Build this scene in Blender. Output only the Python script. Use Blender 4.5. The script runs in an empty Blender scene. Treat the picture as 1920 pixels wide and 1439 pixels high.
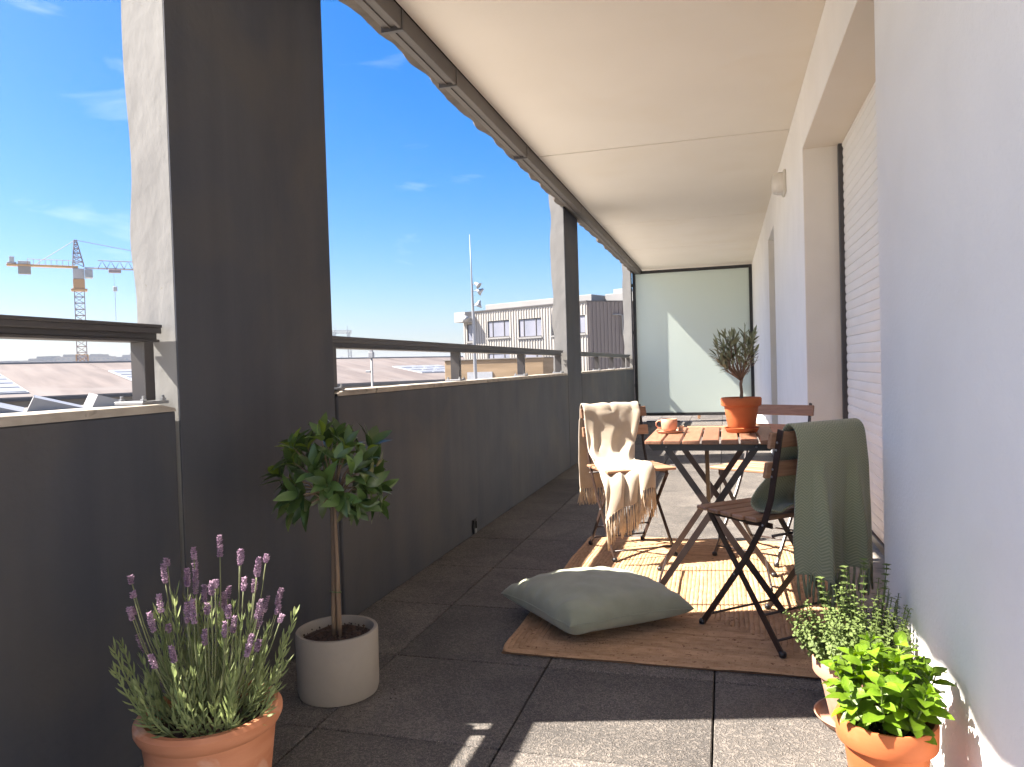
import bpy, math, random
from mathutils import Vector, Matrix, noise

# ------------------------------------------------------------------ camera, sky, sun, exposure
sc = bpy.context.scene
C = sc.collection
cam_d = bpy.data.cameras.new('camera')
cam = bpy.data.objects.new('camera', cam_d)
C.objects.link(cam)
CX = Vector((0.9612, 0.0226, 0.2749)); CY = Vector((0.2748, 0.0288, -0.9611)); CZ = Vector((-0.0296, 0.9993, 0.0215))
_vd = Vector((398, 42.5, -1392)).normalized()
_vx = -Vector((-4858, -114.5, -1392)).normalized()
_vx = (_vx - _vd * _vx.dot(_vd)).normalized()
_vz = _vx.cross(_vd)
cam.matrix_world = Matrix((_vx, _vd, _vz)).to_4x4()
cam.matrix_world.translation = (0, 0, 1.0)
cam_d.sensor_width = 36
cam_d.lens = 1392 / 1920 * 36
cam_d.clip_start = 0.02
cam_d.clip_end = 6000
sc.camera = cam

SUN_DIR = Vector((1, 0.255, -1.165)).normalized()      # the way the light travels
SUN_EL = math.asin(-SUN_DIR.z)
w = bpy.data.worlds.new('World'); sc.world = w; w.use_nodes = True
wn, wl = w.node_tree.nodes, w.node_tree.links
wn.clear()
wo = wn.new('ShaderNodeOutputWorld'); bg = wn.new('ShaderNodeBackground'); sky = wn.new('ShaderNodeTexSky')
sky.sky_type = 'NISHITA'; sky.sun_disc = False
sky.sun_elevation = SUN_EL
sky.sun_rotation = math.atan2(-SUN_DIR.x, -SUN_DIR.y)
sky.altitude = 30; sky.air_density = 1.0; sky.dust_density = 2.0; sky.ozone_density = 3.0
bg.inputs['Strength'].default_value = 0.040
hs = wn.new('ShaderNodeHueSaturation'); hs.inputs['Saturation'].default_value = 1.46; hs.inputs['Value'].default_value = 1.0
tint = wn.new('ShaderNodeMix'); tint.data_type = 'RGBA'; tint.blend_type = 'MULTIPLY'; tint.inputs['Factor'].default_value = 1; tint.inputs['B'].default_value = (0.80, 0.81, 0.90, 1)
wl.new(sky.outputs[0], tint.inputs['A']); wl.new(tint.outputs['Result'], hs.inputs['Color'])
tc = wn.new('ShaderNodeTexCoord'); mp = wn.new('ShaderNodeMapping'); mp.inputs['Scale'].default_value = (2.2, 2.2, 9.0); mp.inputs['Rotation'].default_value = (0.0, 0.22, 0.5)
nz = wn.new('ShaderNodeTexNoise'); nz.inputs['Scale'].default_value = 1.7; nz.inputs['Detail'].default_value = 9; nz.inputs['Distortion'].default_value = 0.9
rp = wn.new('ShaderNodeValToRGB'); rp.color_ramp.elements[0].position = 0.61; rp.color_ramp.elements[1].position = 0.92
rp.color_ramp.elements[0].color = (0, 0, 0, 1); rp.color_ramp.elements[1].color = (0.55, 0.55, 0.55, 1)
mx = wn.new('ShaderNodeMix'); mx.data_type = 'RGBA'; mx.inputs['B'].default_value = (6.2, 6.6, 7.2, 1)
wl.new(tc.outputs['Generated'], mp.inputs['Vector']); wl.new(mp.outputs[0], nz.inputs['Vector']); wl.new(nz.outputs['Fac'], rp.inputs['Fac'])
wl.new(rp.outputs[0], mx.inputs['Factor']); wl.new(hs.outputs[0], mx.inputs['A']); wl.new(mx.outputs['Result'], bg.inputs['Color'])
wl.new(bg.outputs[0], wo.inputs[0])

sun_d = bpy.data.lights.new('sun', 'SUN'); sun_d.energy = 3.6; sun_d.angle = math.radians(0.5); sun_d.color = (1.0, 0.93, 0.83)
sun = bpy.data.objects.new('sun', sun_d); C.objects.link(sun)
sun.rotation_euler = SUN_DIR.to_track_quat('-Z', 'Y').to_euler()
sun.location = (-20, -5, 25)

sc.view_settings.view_transform = 'Standard'
sc.view_settings.look = 'None'
sc.view_settings.gamma = 1.0
sc.view_settings.use_curve_mapping = False
sc.view_settings.exposure = 2.78
sc.render.engine = 'CYCLES'
sc.cycles.max_bounces = 10; sc.cycles.diffuse_bounces = 6; sc.cycles.transparent_max_bounces = 12
sc.cycles.use_denoising = True

rnd = random.Random(7)
R = math.radians

# ------------------------------------------------------------------ materials
def mat(name, c1, c2=None, scale=8.0, stretch=(1, 1, 1), detail=6, lo=0.35, hi=0.65, rough=0.6, metal=0.0, bump=0.0, bscale=None,
        bstretch=None, bdist=0.004, spec=0.5, trans=0.0, var=0.0, c3=None, c3scale=2.0, c3lo=0.5, c3hi=0.75, distort=0.0, btype='noise', sheen=0.0, rough2=None):
    m = bpy.data.materials.new(name); m.use_nodes = True
    n, l = m.node_tree.nodes, m.node_tree.links
    b = n['Principled BSDF']; out = n['Material Output']
    b.inputs['Roughness'].default_value = rough; b.inputs['Metallic'].default_value = metal
    b.inputs['Specular IOR Level'].default_value = spec
    if sheen: b.inputs['Sheen Weight'].default_value = sheen; b.inputs['Sheen Roughness'].default_value = 0.6
    t = n.new('ShaderNodeTexCoord'); oi = n.new('ShaderNodeObjectInfo')
    off = n.new('ShaderNodeVectorMath'); off.operation = 'SCALE'; off.inputs['Scale'].default_value = 37.0
    cmb = n.new('ShaderNodeCombineXYZ')
    for i in range(3): l.new(oi.outputs['Random'], cmb.inputs[i])
    l.new(cmb.outputs[0], off.inputs[0])
    add = n.new('ShaderNodeVectorMath'); add.operation = 'ADD'
    l.new(t.outputs['Object'], add.inputs[0]); l.new(off.outputs[0], add.inputs[1])
    def tex(sc_, st, kind='noise', det=6, dis=0.0):
        mpn = n.new('ShaderNodeMapping'); mpn.inputs['Scale'].default_value = st
        l.new(add.outputs[0], mpn.inputs['Vector'])
        if kind == 'noise':
            x = n.new('ShaderNodeTexNoise'); x.inputs['Detail'].default_value = det; x.inputs['Distortion'].default_value = dis; o = 'Fac'
        elif kind == 'voronoi':
            x = n.new('ShaderNodeTexVoronoi'); x.feature = 'DISTANCE_TO_EDGE'; o = 'Distance'
        else:
            x = n.new('ShaderNodeTexWave'); x.inputs['Distortion'].default_value = dis; x.inputs['Detail'].default_value = 2; o = 'Fac'
        x.inputs['Scale'].default_value = sc_
        l.new(mpn.outputs[0], x.inputs['Vector'])
        return x.outputs[o]
    def ramp(src, a, bb, ca, cb):
        r = n.new('ShaderNodeValToRGB'); r.color_ramp.elements[0].position = a; r.color_ramp.elements[1].position = bb
        r.color_ramp.elements[0].color = (*ca, 1); r.color_ramp.elements[1].color = (*cb, 1)
        l.new(src, r.inputs['Fac']); return r.outputs[0]
    if c2 is None: c2 = tuple(x * 0.86 for x in c1)
    col = ramp(tex(scale, stretch, 'noise', detail, distort), lo, hi, c1, c2)
    if c3 is not None:
        f = ramp(tex(c3scale, (1, 1, 1), 'noise', 5, 0.6), c3lo, c3hi, (0, 0, 0), (1, 1, 1))
        q = n.new('ShaderNodeMix'); q.data_type = 'RGBA'; q.inputs['B'].default_value = (*c3, 1)
        l.new(f, q.inputs['Factor']); l.new(col, q.inputs['A']); col = q.outputs['Result']
    if var:
        hv = n.new('ShaderNodeHueSaturation'); mr = n.new('ShaderNodeMapRange')
        mr.inputs['To Min'].default_value = 1 - var; mr.inputs['To Max'].default_value = 1 + var
        l.new(oi.outputs['Random'], mr.inputs['Value']); l.new(mr.outputs[0], hv.inputs['Value']); l.new(col, hv.inputs['Color']); col = hv.outputs[0]
    l.new(col, b.inputs['Base Color'])
    if rough2 is not None:
        mr2 = n.new('ShaderNodeMapRange'); mr2.inputs['To Min'].default_value = rough; mr2.inputs['To Max'].default_value = rough2
        l.new(tex(scale * 0.7, (1, 1, 1)), mr2.inputs['Value']); l.new(mr2.outputs[0], b.inputs['Roughness'])
    if bump:
        bp = n.new('ShaderNodeBump'); bp.inputs['Strength'].default_value = bump; bp.inputs['Distance'].default_value = bdist
        l.new(tex(bscale or scale, bstretch or stretch, btype, 4, distort), bp.inputs['Height']); l.new(bp.outputs[0], b.inputs['Normal'])
    if trans:
        tr = n.new('ShaderNodeBsdfTranslucent'); ms = n.new('ShaderNodeMixShader'); ms.inputs[0].default_value = trans
        hv2 = n.new('ShaderNodeHueSaturation'); hv2.inputs['Saturation'].default_value = 1.1; hv2.inputs['Value'].default_value = 1.6
        l.new(col, hv2.inputs['Color']); l.new(hv2.outputs[0], tr.inputs[0])
        l.new(b.outputs[0], ms.inputs[1]); l.new(tr.outputs[0], ms.inputs[2]); l.new(ms.outputs[0], out.inputs[0])
    return m

def tile_material():
    m = bpy.data.materials.new('textured_slab'); m.use_nodes = True
    n, l = m.node_tree.nodes, m.node_tree.links; b = n['Principled BSDF']
    b.inputs['Roughness'].default_value = 0.75; b.inputs['Specular IOR Level'].default_value = 0.4
    t = n.new('ShaderNodeTexCoord'); oi = n.new('ShaderNodeObjectInfo')
    cmb = n.new('ShaderNodeCombineXYZ')
    for i in range(3): l.new(oi.outputs['Random'], cmb.inputs[i])
    s = n.new('ShaderNodeVectorMath'); s.operation = 'SCALE'; s.inputs['Scale'].default_value = 53
    a = n.new('ShaderNodeVectorMath'); a.operation = 'ADD'
    l.new(cmb.outputs[0], s.inputs[0]); l.new(t.outputs['Object'], a.inputs[0]); l.new(s.outputs[0], a.inputs[1])
    def noise_(scale, det, dis, rgh=0.5):
        x = n.new('ShaderNodeTexNoise'); x.inputs['Scale'].default_value = scale; x.inputs['Detail'].default_value = det; x.inputs['Distortion'].default_value = dis
        x.inputs['Roughness'].default_value = rgh
        l.new(a.outputs[0], x.inputs['Vector']); return x.outputs['Fac']
    def ramp(src, pts):
        r = n.new('ShaderNodeValToRGB'); e = r.color_ramp.elements
        while len(e) < len(pts): e.new(0.5)
        for k, (p, c) in enumerate(pts): e[k].position = p; e[k].color = (*c, 1) if len(c) == 3 else c
        l.new(src, r.inputs['Fac']); return r.outputs[0]
    worm = ramp(noise_(52, 1.5, 1.6), [(0.40, (0, 0, 0)), (0.485, (1, 1, 1)), (0.515, (1, 1, 1)), (0.60, (0, 0, 0))])
    grain = noise_(420, 2, 0)
    big = noise_(3.1, 5, 0.5)
    base = ramp(big, [(0.3, (0.084, 0.077, 0.073)), (0.7, (0.145, 0.132, 0.122))])
    sp = ramp(grain, [(0.34, (0.45, 0.43, 0.4)), (0.48, (0.95, 0.95, 0.95)), (0.62, (1.1, 1.08, 1.05)), (0.72, (3.0, 2.85, 2.6))])
    m1 = n.new('ShaderNodeMix'); m1.data_type = 'RGBA'; m1.blend_type = 'MULTIPLY'; m1.inputs['Factor'].default_value = 1
    l.new(base, m1.inputs['A']); l.new(sp, m1.inputs['B'])
    m2 = n.new('ShaderNodeMix'); m2.data_type = 'RGBA'; m2.blend_type = 'MULTIPLY'; m2.inputs['Factor'].default_value = 1
    wr = ramp(worm, [(0, (0.76, 0.76, 0.76)), (1, (1.42, 1.38, 1.33))])
    l.new(m1.outputs['Result'], m2.inputs['A']); l.new(wr, m2.inputs['B'])
    hv = n.new('ShaderNodeHueSaturation'); mr = n.new('ShaderNodeMapRange'); mr.inputs['To Min'].default_value = 0.86; mr.inputs['To Max'].default_value = 1.16
    l.new(oi.outputs['Random'], mr.inputs['Value']); l.new(mr.outputs[0], hv.inputs['Value']); l.new(m2.outputs['Result'], hv.inputs['Color'])
    l.new(hv.outputs[0], b.inputs['Base Color'])
    ad = n.new('ShaderNodeMath'); ad.operation = 'MULTIPLY_ADD'; ad.inputs[1].default_value = 0.5
    l.new(grain, ad.inputs[0]); l.new(worm, ad.inputs[2])
    bp = n.new('ShaderNodeBump'); bp.inputs['Strength'].default_value = 0.75; bp.inputs['Distance'].default_value = 0.003
    l.new(ad.outputs[0], bp.inputs['Height']); l.new(bp.outputs[0], b.inputs['Normal'])
    return m

M = {}
M['tile'] = tile_material()
M['bed'] = mat('dark_bedding', (0.015, 0.014, 0.013), rough=0.95)
M['darkpaint'] = mat('dark_grey_paint', (0.041, 0.045, 0.058), (0.060, 0.063, 0.073), scale=5.0, stretch=(1, 1.6, 0.13), lo=0.3, hi=0.75, detail=9, rough=0.55, rough2=0.75, bump=0.35, bscale=45, bstretch=(1, 1, 1), bdist=0.003,
                     c3=(0.084, 0.076, 0.069), c3scale=1.7, c3lo=0.45, c3hi=0.85, spec=0.3)
M['concrete'] = mat('pale_concrete', (0.265, 0.26, 0.25), (0.22, 0.215, 0.208), scale=3, stretch=(1, 1, 0.6), rough=0.85, bump=0.6, bscale=14, bdist=0.006, spec=0.3,
                    c3=(0.22, 0.205, 0.18), c3scale=70, c3lo=0.70, c3hi=0.73)
M['coping'] = mat('parapet_top_concrete', (0.36, 0.32, 0.27), (0.25, 0.22, 0.185), scale=9, rough=0.85, bump=0.6, bscale=40, bdist=0.003, c3=(0.15, 0.13, 0.11), c3scale=17, c3lo=0.62, c3hi=0.72)
M['ceil'] = mat('warm_white_ceiling', (0.76, 0.705, 0.62), (0.73, 0.675, 0.59), scale=1.6, rough=0.85, bump=0.22, bscale=60, bdist=0.003, spec=0.2,
                c3=(0.72, 0.65, 0.545), c3scale=1.7, c3lo=0.52, c3hi=0.85)
M['wall'] = mat('white_render', (0.87, 0.85, 0.815), (0.83, 0.81, 0.775), scale=2.5, rough=0.82, bump=0.55, bscale=75, bdist=0.0035, spec=0.25, distort=0.6, c3=(0.78, 0.745, 0.69), c3scale=1.3, c3lo=0.55, c3hi=0.9)
M['reveal'] = mat('cream_render', (0.70, 0.66, 0.60), (0.65, 0.61, 0.55), scale=3.5, rough=0.85, bump=0.5, bscale=150, bdist=0.002, spec=0.2)
M['gutter'] = mat('weathered_dark_metal', (0.065, 0.056, 0.052), (0.095, 0.082, 0.073), scale=5, stretch=(1, 0.3, 1), rough=0.5, bump=0.15, bscale=20, spec=0.5)
M['slabedge'] = mat('rough_slab_edge', (0.11, 0.093, 0.078), (0.07, 0.058, 0.05), scale=9, rough=0.9, bump=0.6, bscale=30, bdist=0.006)
M['rail'] = mat('dark_rail_paint', (0.040, 0.036, 0.038), (0.055, 0.050, 0.048), scale=6, stretch=(1, 0.25, 1), rough=0.42, spec=0.5, bump=0.06, bscale=60)
M['black'] = mat('black_metal', (0.012, 0.012, 0.014), (0.018, 0.017, 0.018), scale=20, rough=0.42, spec=0.5)
M['brownsteel'] = mat('dark_brown_steel', (0.030, 0.017, 0.014), (0.040, 0.024, 0.019), scale=30, rough=0.40, spec=0.55, bump=0.08, bscale=180)
M['wood'] = mat('acacia_wood', (0.36, 0.205, 0.125), (0.24, 0.125, 0.072), scale=7, stretch=(1.6, 14, 14), detail=8, lo=0.3, hi=0.72, rough=0.45, bump=0.15, bscale=12, bstretch=(2, 30, 30), bdist=0.001, var=0.22, spec=0.45, distort=0.5)
M['woody'] = mat('acacia_wood_lengthwise', (0.31, 0.155, 0.095), (0.20, 0.095, 0.055), scale=7, stretch=(14, 1.6, 14), detail=8, lo=0.3, hi=0.72, rough=0.42, bump=0.15, bscale=12, bstretch=(30, 2, 30), bdist=0.001, var=0.22, spec=0.45, distort=0.5)
M['terra'] = mat('orange_terracotta', (0.44, 0.125, 0.042), (0.39, 0.105, 0.035), scale=5, stretch=(1, 1, 5), rough=0.72, bump=0.12, bscale=50, bdist=0.0015, spec=0.3, c3=(0.47, 0.20, 0.11), c3scale=9, c3lo=0.55, c3hi=0.8)
M['terrab'] = mat('muted_terracotta', (0.54, 0.235, 0.125), (0.43, 0.165, 0.08), scale=5, stretch=(1, 1, 5), rough=0.75, bump=0.2, bscale=50, bdist=0.0015, spec=0.3, c3=(0.64, 0.44, 0.32), c3scale=11, c3lo=0.56, c3hi=0.8)
M['terrap'] = mat('pale_pink_terracotta', (0.47, 0.265, 0.18), (0.42, 0.23, 0.15), scale=5, stretch=(1, 1, 4), rough=0.75, bump=0.15, bscale=50, bdist=0.0015, spec=0.3, c3=(0.60, 0.42, 0.32), c3scale=7, c3lo=0.5, c3hi=0.8)
M['cup'] = mat('blush_stoneware', (0.52, 0.27, 0.18), (0.47, 0.23, 0.145), scale=30, rough=0.5, spec=0.4)
M['biscuit'] = mat('sugar_biscuit', (0.62, 0.50, 0.38), (0.45, 0.33, 0.22), scale=60, rough=0.9, bump=0.6, bscale=120)
M['stonepot'] = mat('grey_beige_concrete_pot', (0.33, 0.29, 0.24), (0.27, 0.235, 0.195), scale=4, rough=0.8, bump=0.2, bscale=60, bdist=0.0015, spec=0.25, c3=(0.26, 0.23, 0.195), c3scale=9, c3lo=0.62, c3hi=0.8)
M['soil'] = mat('potting_soil', (0.030, 0.017, 0.011), (0.075, 0.040, 0.026), scale=55, rough=0.95, bump=1.0, bscale=70, bdist=0.01)
M['jute'] = mat('braided_jute', (0.50, 0.315, 0.185), (0.39, 0.235, 0.13), scale=22, rough=0.9, bump=0.9, bscale=95, bstretch=(1, 1, 1), bdist=0.006, spec=0.1, btype='voronoi',
                c3=(0.15, 0.07, 0.035), c3scale=60, c3lo=0.60, c3hi=0.72, var=0.12)
M['jutebase'] = mat('jute_backing', (0.20, 0.11, 0.06), rough=0.95)
M['cushion'] = mat('sage_cotton', (0.30, 0.31, 0.225), (0.26, 0.27, 0.195), scale=14, rough=0.9, bump=0.3, bscale=420, bdist=0.0015, spec=0.1, sheen=0.25)
M['cream'] = mat('cream_wool', (0.47, 0.385, 0.29), (0.41, 0.33, 0.24), scale=12, rough=0.95, bump=0.6, bscale=260, bdist=0.002, spec=0.1, sheen=0.5, trans=0.12)
M['fringe'] = mat('cream_fringe', (0.62, 0.52, 0.39), (0.54, 0.43, 0.31), scale=60, rough=0.95, spec=0.1, trans=0.15)
M['frosted'] = None
M['shutter'] = mat('white_shutter', (0.84, 0.83, 0.79), (0.80, 0.79, 0.75), scale=3, rough=0.5, spec=0.4, bump=0.05, bscale=60)
M['lampglass'] = mat('opal_lamp', (0.62, 0.58, 0.52), rough=0.3, spec=0.5)
M['plasticw'] = mat('off_white_plastic', (0.60, 0.56, 0.49), rough=0.4)
M['bayleaf'] = mat('glossy_dark_leaf', (0.045, 0.090, 0.026), (0.085, 0.135, 0.032), scale=14, rough=0.32, spec=0.55, trans=0.18, var=0.45)
M['bayyoung'] = mat('yellow_green_leaf', (0.20, 0.27, 0.035), (0.14, 0.20, 0.03), scale=14, rough=0.35, spec=0.5, trans=0.3, var=0.3)
M['baytrunk'] = mat('tan_bark', (0.26, 0.18, 0.11), (0.17, 0.11, 0.07), scale=12, stretch=(4, 4, 0.6), rough=0.85, bump=0.5, bscale=30, bstretch=(4, 4, 0.6))
M['olive'] = mat('olive_leaf', (0.15, 0.17, 0.085), (0.26, 0.28, 0.18), scale=18, rough=0.5, spec=0.35, trans=0.15, var=0.4)
M['olivebark'] = mat('olive_bark', (0.26, 0.17, 0.11), (0.18, 0.115, 0.075), scale=30, rough=0.85, bump=0.4, bscale=60)
M['mint'] = mat('mint_leaf', (0.145, 0.24, 0.014), (0.105, 0.19, 0.012), scale=40, rough=0.42, spec=0.45, trans=0.26, var=0.42, bump=0.5, bscale=160, bdist=0.002)
M['mintstem'] = mat('mint_stem', (0.20, 0.27, 0.07), (0.16, 0.21, 0.05), rough=0.6, trans=0.1)
M['oreg'] = mat('oregano_leaf', (0.165, 0.215, 0.07), (0.11, 0.155, 0.045), scale=60, rough=0.6, spec=0.3, trans=0.3, var=0.25)
M['lavleaf'] = mat('lavender_leaf', (0.185, 0.23, 0.10), (0.28, 0.32, 0.14), scale=20, rough=0.65, spec=0.3, trans=0.25, var=0.25)
M['lavstem'] = mat('lavender_stalk', (0.15, 0.17, 0.08), (0.19, 0.20, 0.10), scale=20, rough=0.7, trans=0.1)
M['lavflower'] = mat('lavender_flower', (0.20, 0.12, 0.185), (0.36, 0.25, 0.32), scale=90, rough=0.8, spec=0.2, trans=0.15, var=0.25)
# background
M['roofsheet'] = mat('weathered_beige_roof', (0.135, 0.108, 0.094), (0.085, 0.066, 0.058), scale=0.6, stretch=(1.6, 0.22, 1), rough=0.85, c3=(0.14, 0.122, 0.112), c3scale=0.2)
M['whouse'] = mat('pale_warehouse_wall', (0.20, 0.18, 0.16), rough=0.9, scale=0.5)
M['skyl'] = mat('roof_light_glass', (0.15, 0.16, 0.19), (0.19, 0.20, 0.22), scale=1, rough=0.55, spec=0.35)
M['whitesheet'] = mat('white_sheet_metal', (0.21, 0.205, 0.20), (0.18, 0.175, 0.17), scale=0.6, rough=0.6)
M['greybar'] = mat('grey_glazing_bar', (0.30, 0.31, 0.33), rough=0.6)
M['clad'] = mat('pale_corrugated_cladding', (0.33, 0.31, 0.28), (0.285, 0.265, 0.24), scale=0.9, stretch=(1, 1, 0.2), rough=0.55, spec=0.4)
M['cladb'] = mat('brown_corrugated_cladding', (0.14, 0.115, 0.105), (0.17, 0.14, 0.125), scale=1.5, stretch=(1, 1, 0.1), rough=0.55, spec=0.4)
M['officeglass'] = mat('office_glass', (0.16, 0.17, 0.21), (0.22, 0.22, 0.26), scale=0.7, rough=0.15, spec=0.5)
M['wframe'] = mat('dark_window_frame', (0.06, 0.055, 0.055), rough=0.5)
M['beige'] = mat('ochre_plaster', (0.25, 0.175, 0.105), (0.19, 0.13, 0.075), scale=0.8, stretch=(0.6, 0.6, 5), rough=0.9)
M['cranes'] = mat('crane_grey_purple_steel', (0.13, 0.10, 0.115), (0.18, 0.135, 0.14), scale=0.3, rough=0.6)
M['craney'] = mat('crane_yellow_paint', (0.34, 0.19, 0.07), (0.27, 0.15, 0.055), scale=0.4, rough=0.55)
M['cranew'] = mat('crane_white_paint', (0.30, 0.29, 0.29), rough=0.5)
M['greysteel'] = mat('galvanised_steel', (0.20, 0.205, 0.22), (0.26, 0.265, 0.275), scale=1, rough=0.5, metal=0.3)
M['ground'] = mat('dusty_town_ground', (0.46, 0.42, 0.36), (0.36, 0.33, 0.29), scale=0.02, rough=0.95, c3=(0.16, 0.18, 0.12), c3scale=0.01)
M['farb'] = mat('distant_block_facade', (0.22, 0.20, 0.19), (0.17, 0.16, 0.155), scale=0.06, rough=0.9, var=0.15)
M['farwin'] = mat('distant_window', (0.12, 0.13, 0.15), rough=0.3)

def cloth_green():
    m = mat('sage_herringbone_throw', (0.19, 0.215, 0.135), (0.15, 0.172, 0.105), scale=30, rough=0.95, spec=0.08, sheen=0.3)
    n, l = m.node_tree.nodes, m.node_tree.links; b = n['Principled BSDF']
    uv = n.new('ShaderNodeTexCoord'); sep = n.new('ShaderNodeSeparateXYZ'); l.new(uv.outputs['UV'], sep.inputs[0])
    # herringbone: |frac(u*k)-.5| + v
    def mth(op, a, bb=None, cc=None):
        x = n.new('ShaderNodeMath'); x.operation = op
        for i, v in enumerate((a, bb, cc)):
            if v is None: continue
            if hasattr(v, 'default_value') or hasattr(v, 'is_linked'): l.new(v, x.inputs[i])
            else: x.inputs[i].default_value = v
        return x.outputs[0]
    u = mth('MULTIPLY', sep.outputs[0], 9.0); pp = mth('PINGPONG', u, 0.5)
    v = mth('MULTIPLY_ADD', sep.outputs[1], 34.0, mth('MULTIPLY', pp, 3.2))
    s = mth('SINE', mth('MULTIPLY', v, 6.283))
    r = n.new('ShaderNodeValToRGB'); r.color_ramp.elements[0].position = 0.25; r.color_ramp.elements[1].position = 0.8
    r.color_ramp.elements[0].color = (0.235, 0.245, 0.145, 1); r.color_ramp.elements[1].color = (0.325, 0.33, 0.21, 1)
    h = mth('MULTIPLY_ADD', s, 0.5, 0.5); l.new(h, r.inputs['Fac'])
    for lk in list(b.inputs['Base Color'].links): l.remove(lk)
    l.new(r.outputs[0], b.inputs['Base Color'])
    bp = n.new('ShaderNodeBump'); bp.inputs['Strength'].default_value = 0.5; bp.inputs['Distance'].default_value = 0.0015
    l.new(h, bp.inputs['Height']); l.new(bp.outputs[0], b.inputs['Normal'])
    return m
M['green'] = cloth_green()
M['gfringe'] = mat('sage_fringe', (0.24, 0.265, 0.165), (0.18, 0.20, 0.125), scale=60, rough=0.95, spec=0.1)

def frosted():
    m = bpy.data.materials.new('frosted_glass'); m.use_nodes = True
    n, l = m.node_tree.nodes, m.node_tree.links; b = n['Principled BSDF']; out = n['Material Output']
    b.inputs['Base Color'].default_value = (0.62, 0.68, 0.64, 1); b.inputs['Roughness'].default_value = 0.28; b.inputs['Specular IOR Level'].default_value = 0.6
    tr = n.new('ShaderNodeBsdfTranslucent'); tr.inputs[0].default_value = (0.80, 0.86, 0.82, 1)
    ms = n.new('ShaderNodeMixShader'); ms.inputs[0].default_value = 0.62
    l.new(b.outputs[0], ms.inputs[1]); l.new(tr.outputs[0], ms.inputs[2]); l.new(ms.outputs[0], out.inputs[0])
    return m
M['frosted'] = frosted()

# ------------------------------------------------------------------ object helpers
def tag(o, label=None, cat=None, group=None, kind=None):
    if label: o['label'] = label
    if cat: o['category'] = cat
    if group: o['group'] = group
    if kind: o['kind'] = kind
    return o

def empty(name, loc=(0, 0, 0), rz=0.0, label=None, cat=None, group=None, parent=None):
    o = bpy.data.objects.new(name, None); C.objects.link(o)
    o.location = loc; o.rotation_euler = (0, 0, rz); o.empty_display_size = 0.1
    if parent: o.parent = parent
    return tag(o, label, cat, group)

def link(name, me, parent=None, loc=None, rot=None, mtx=None):
    o = bpy.data.objects.new(name, me); C.objects.link(o)
    if parent: o.parent = parent
    if mtx is not None: o.matrix_basis = mtx
    else:
        if loc is not None: o.location = loc
        if rot is not None: o.rotation_euler = rot
    return o

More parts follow.
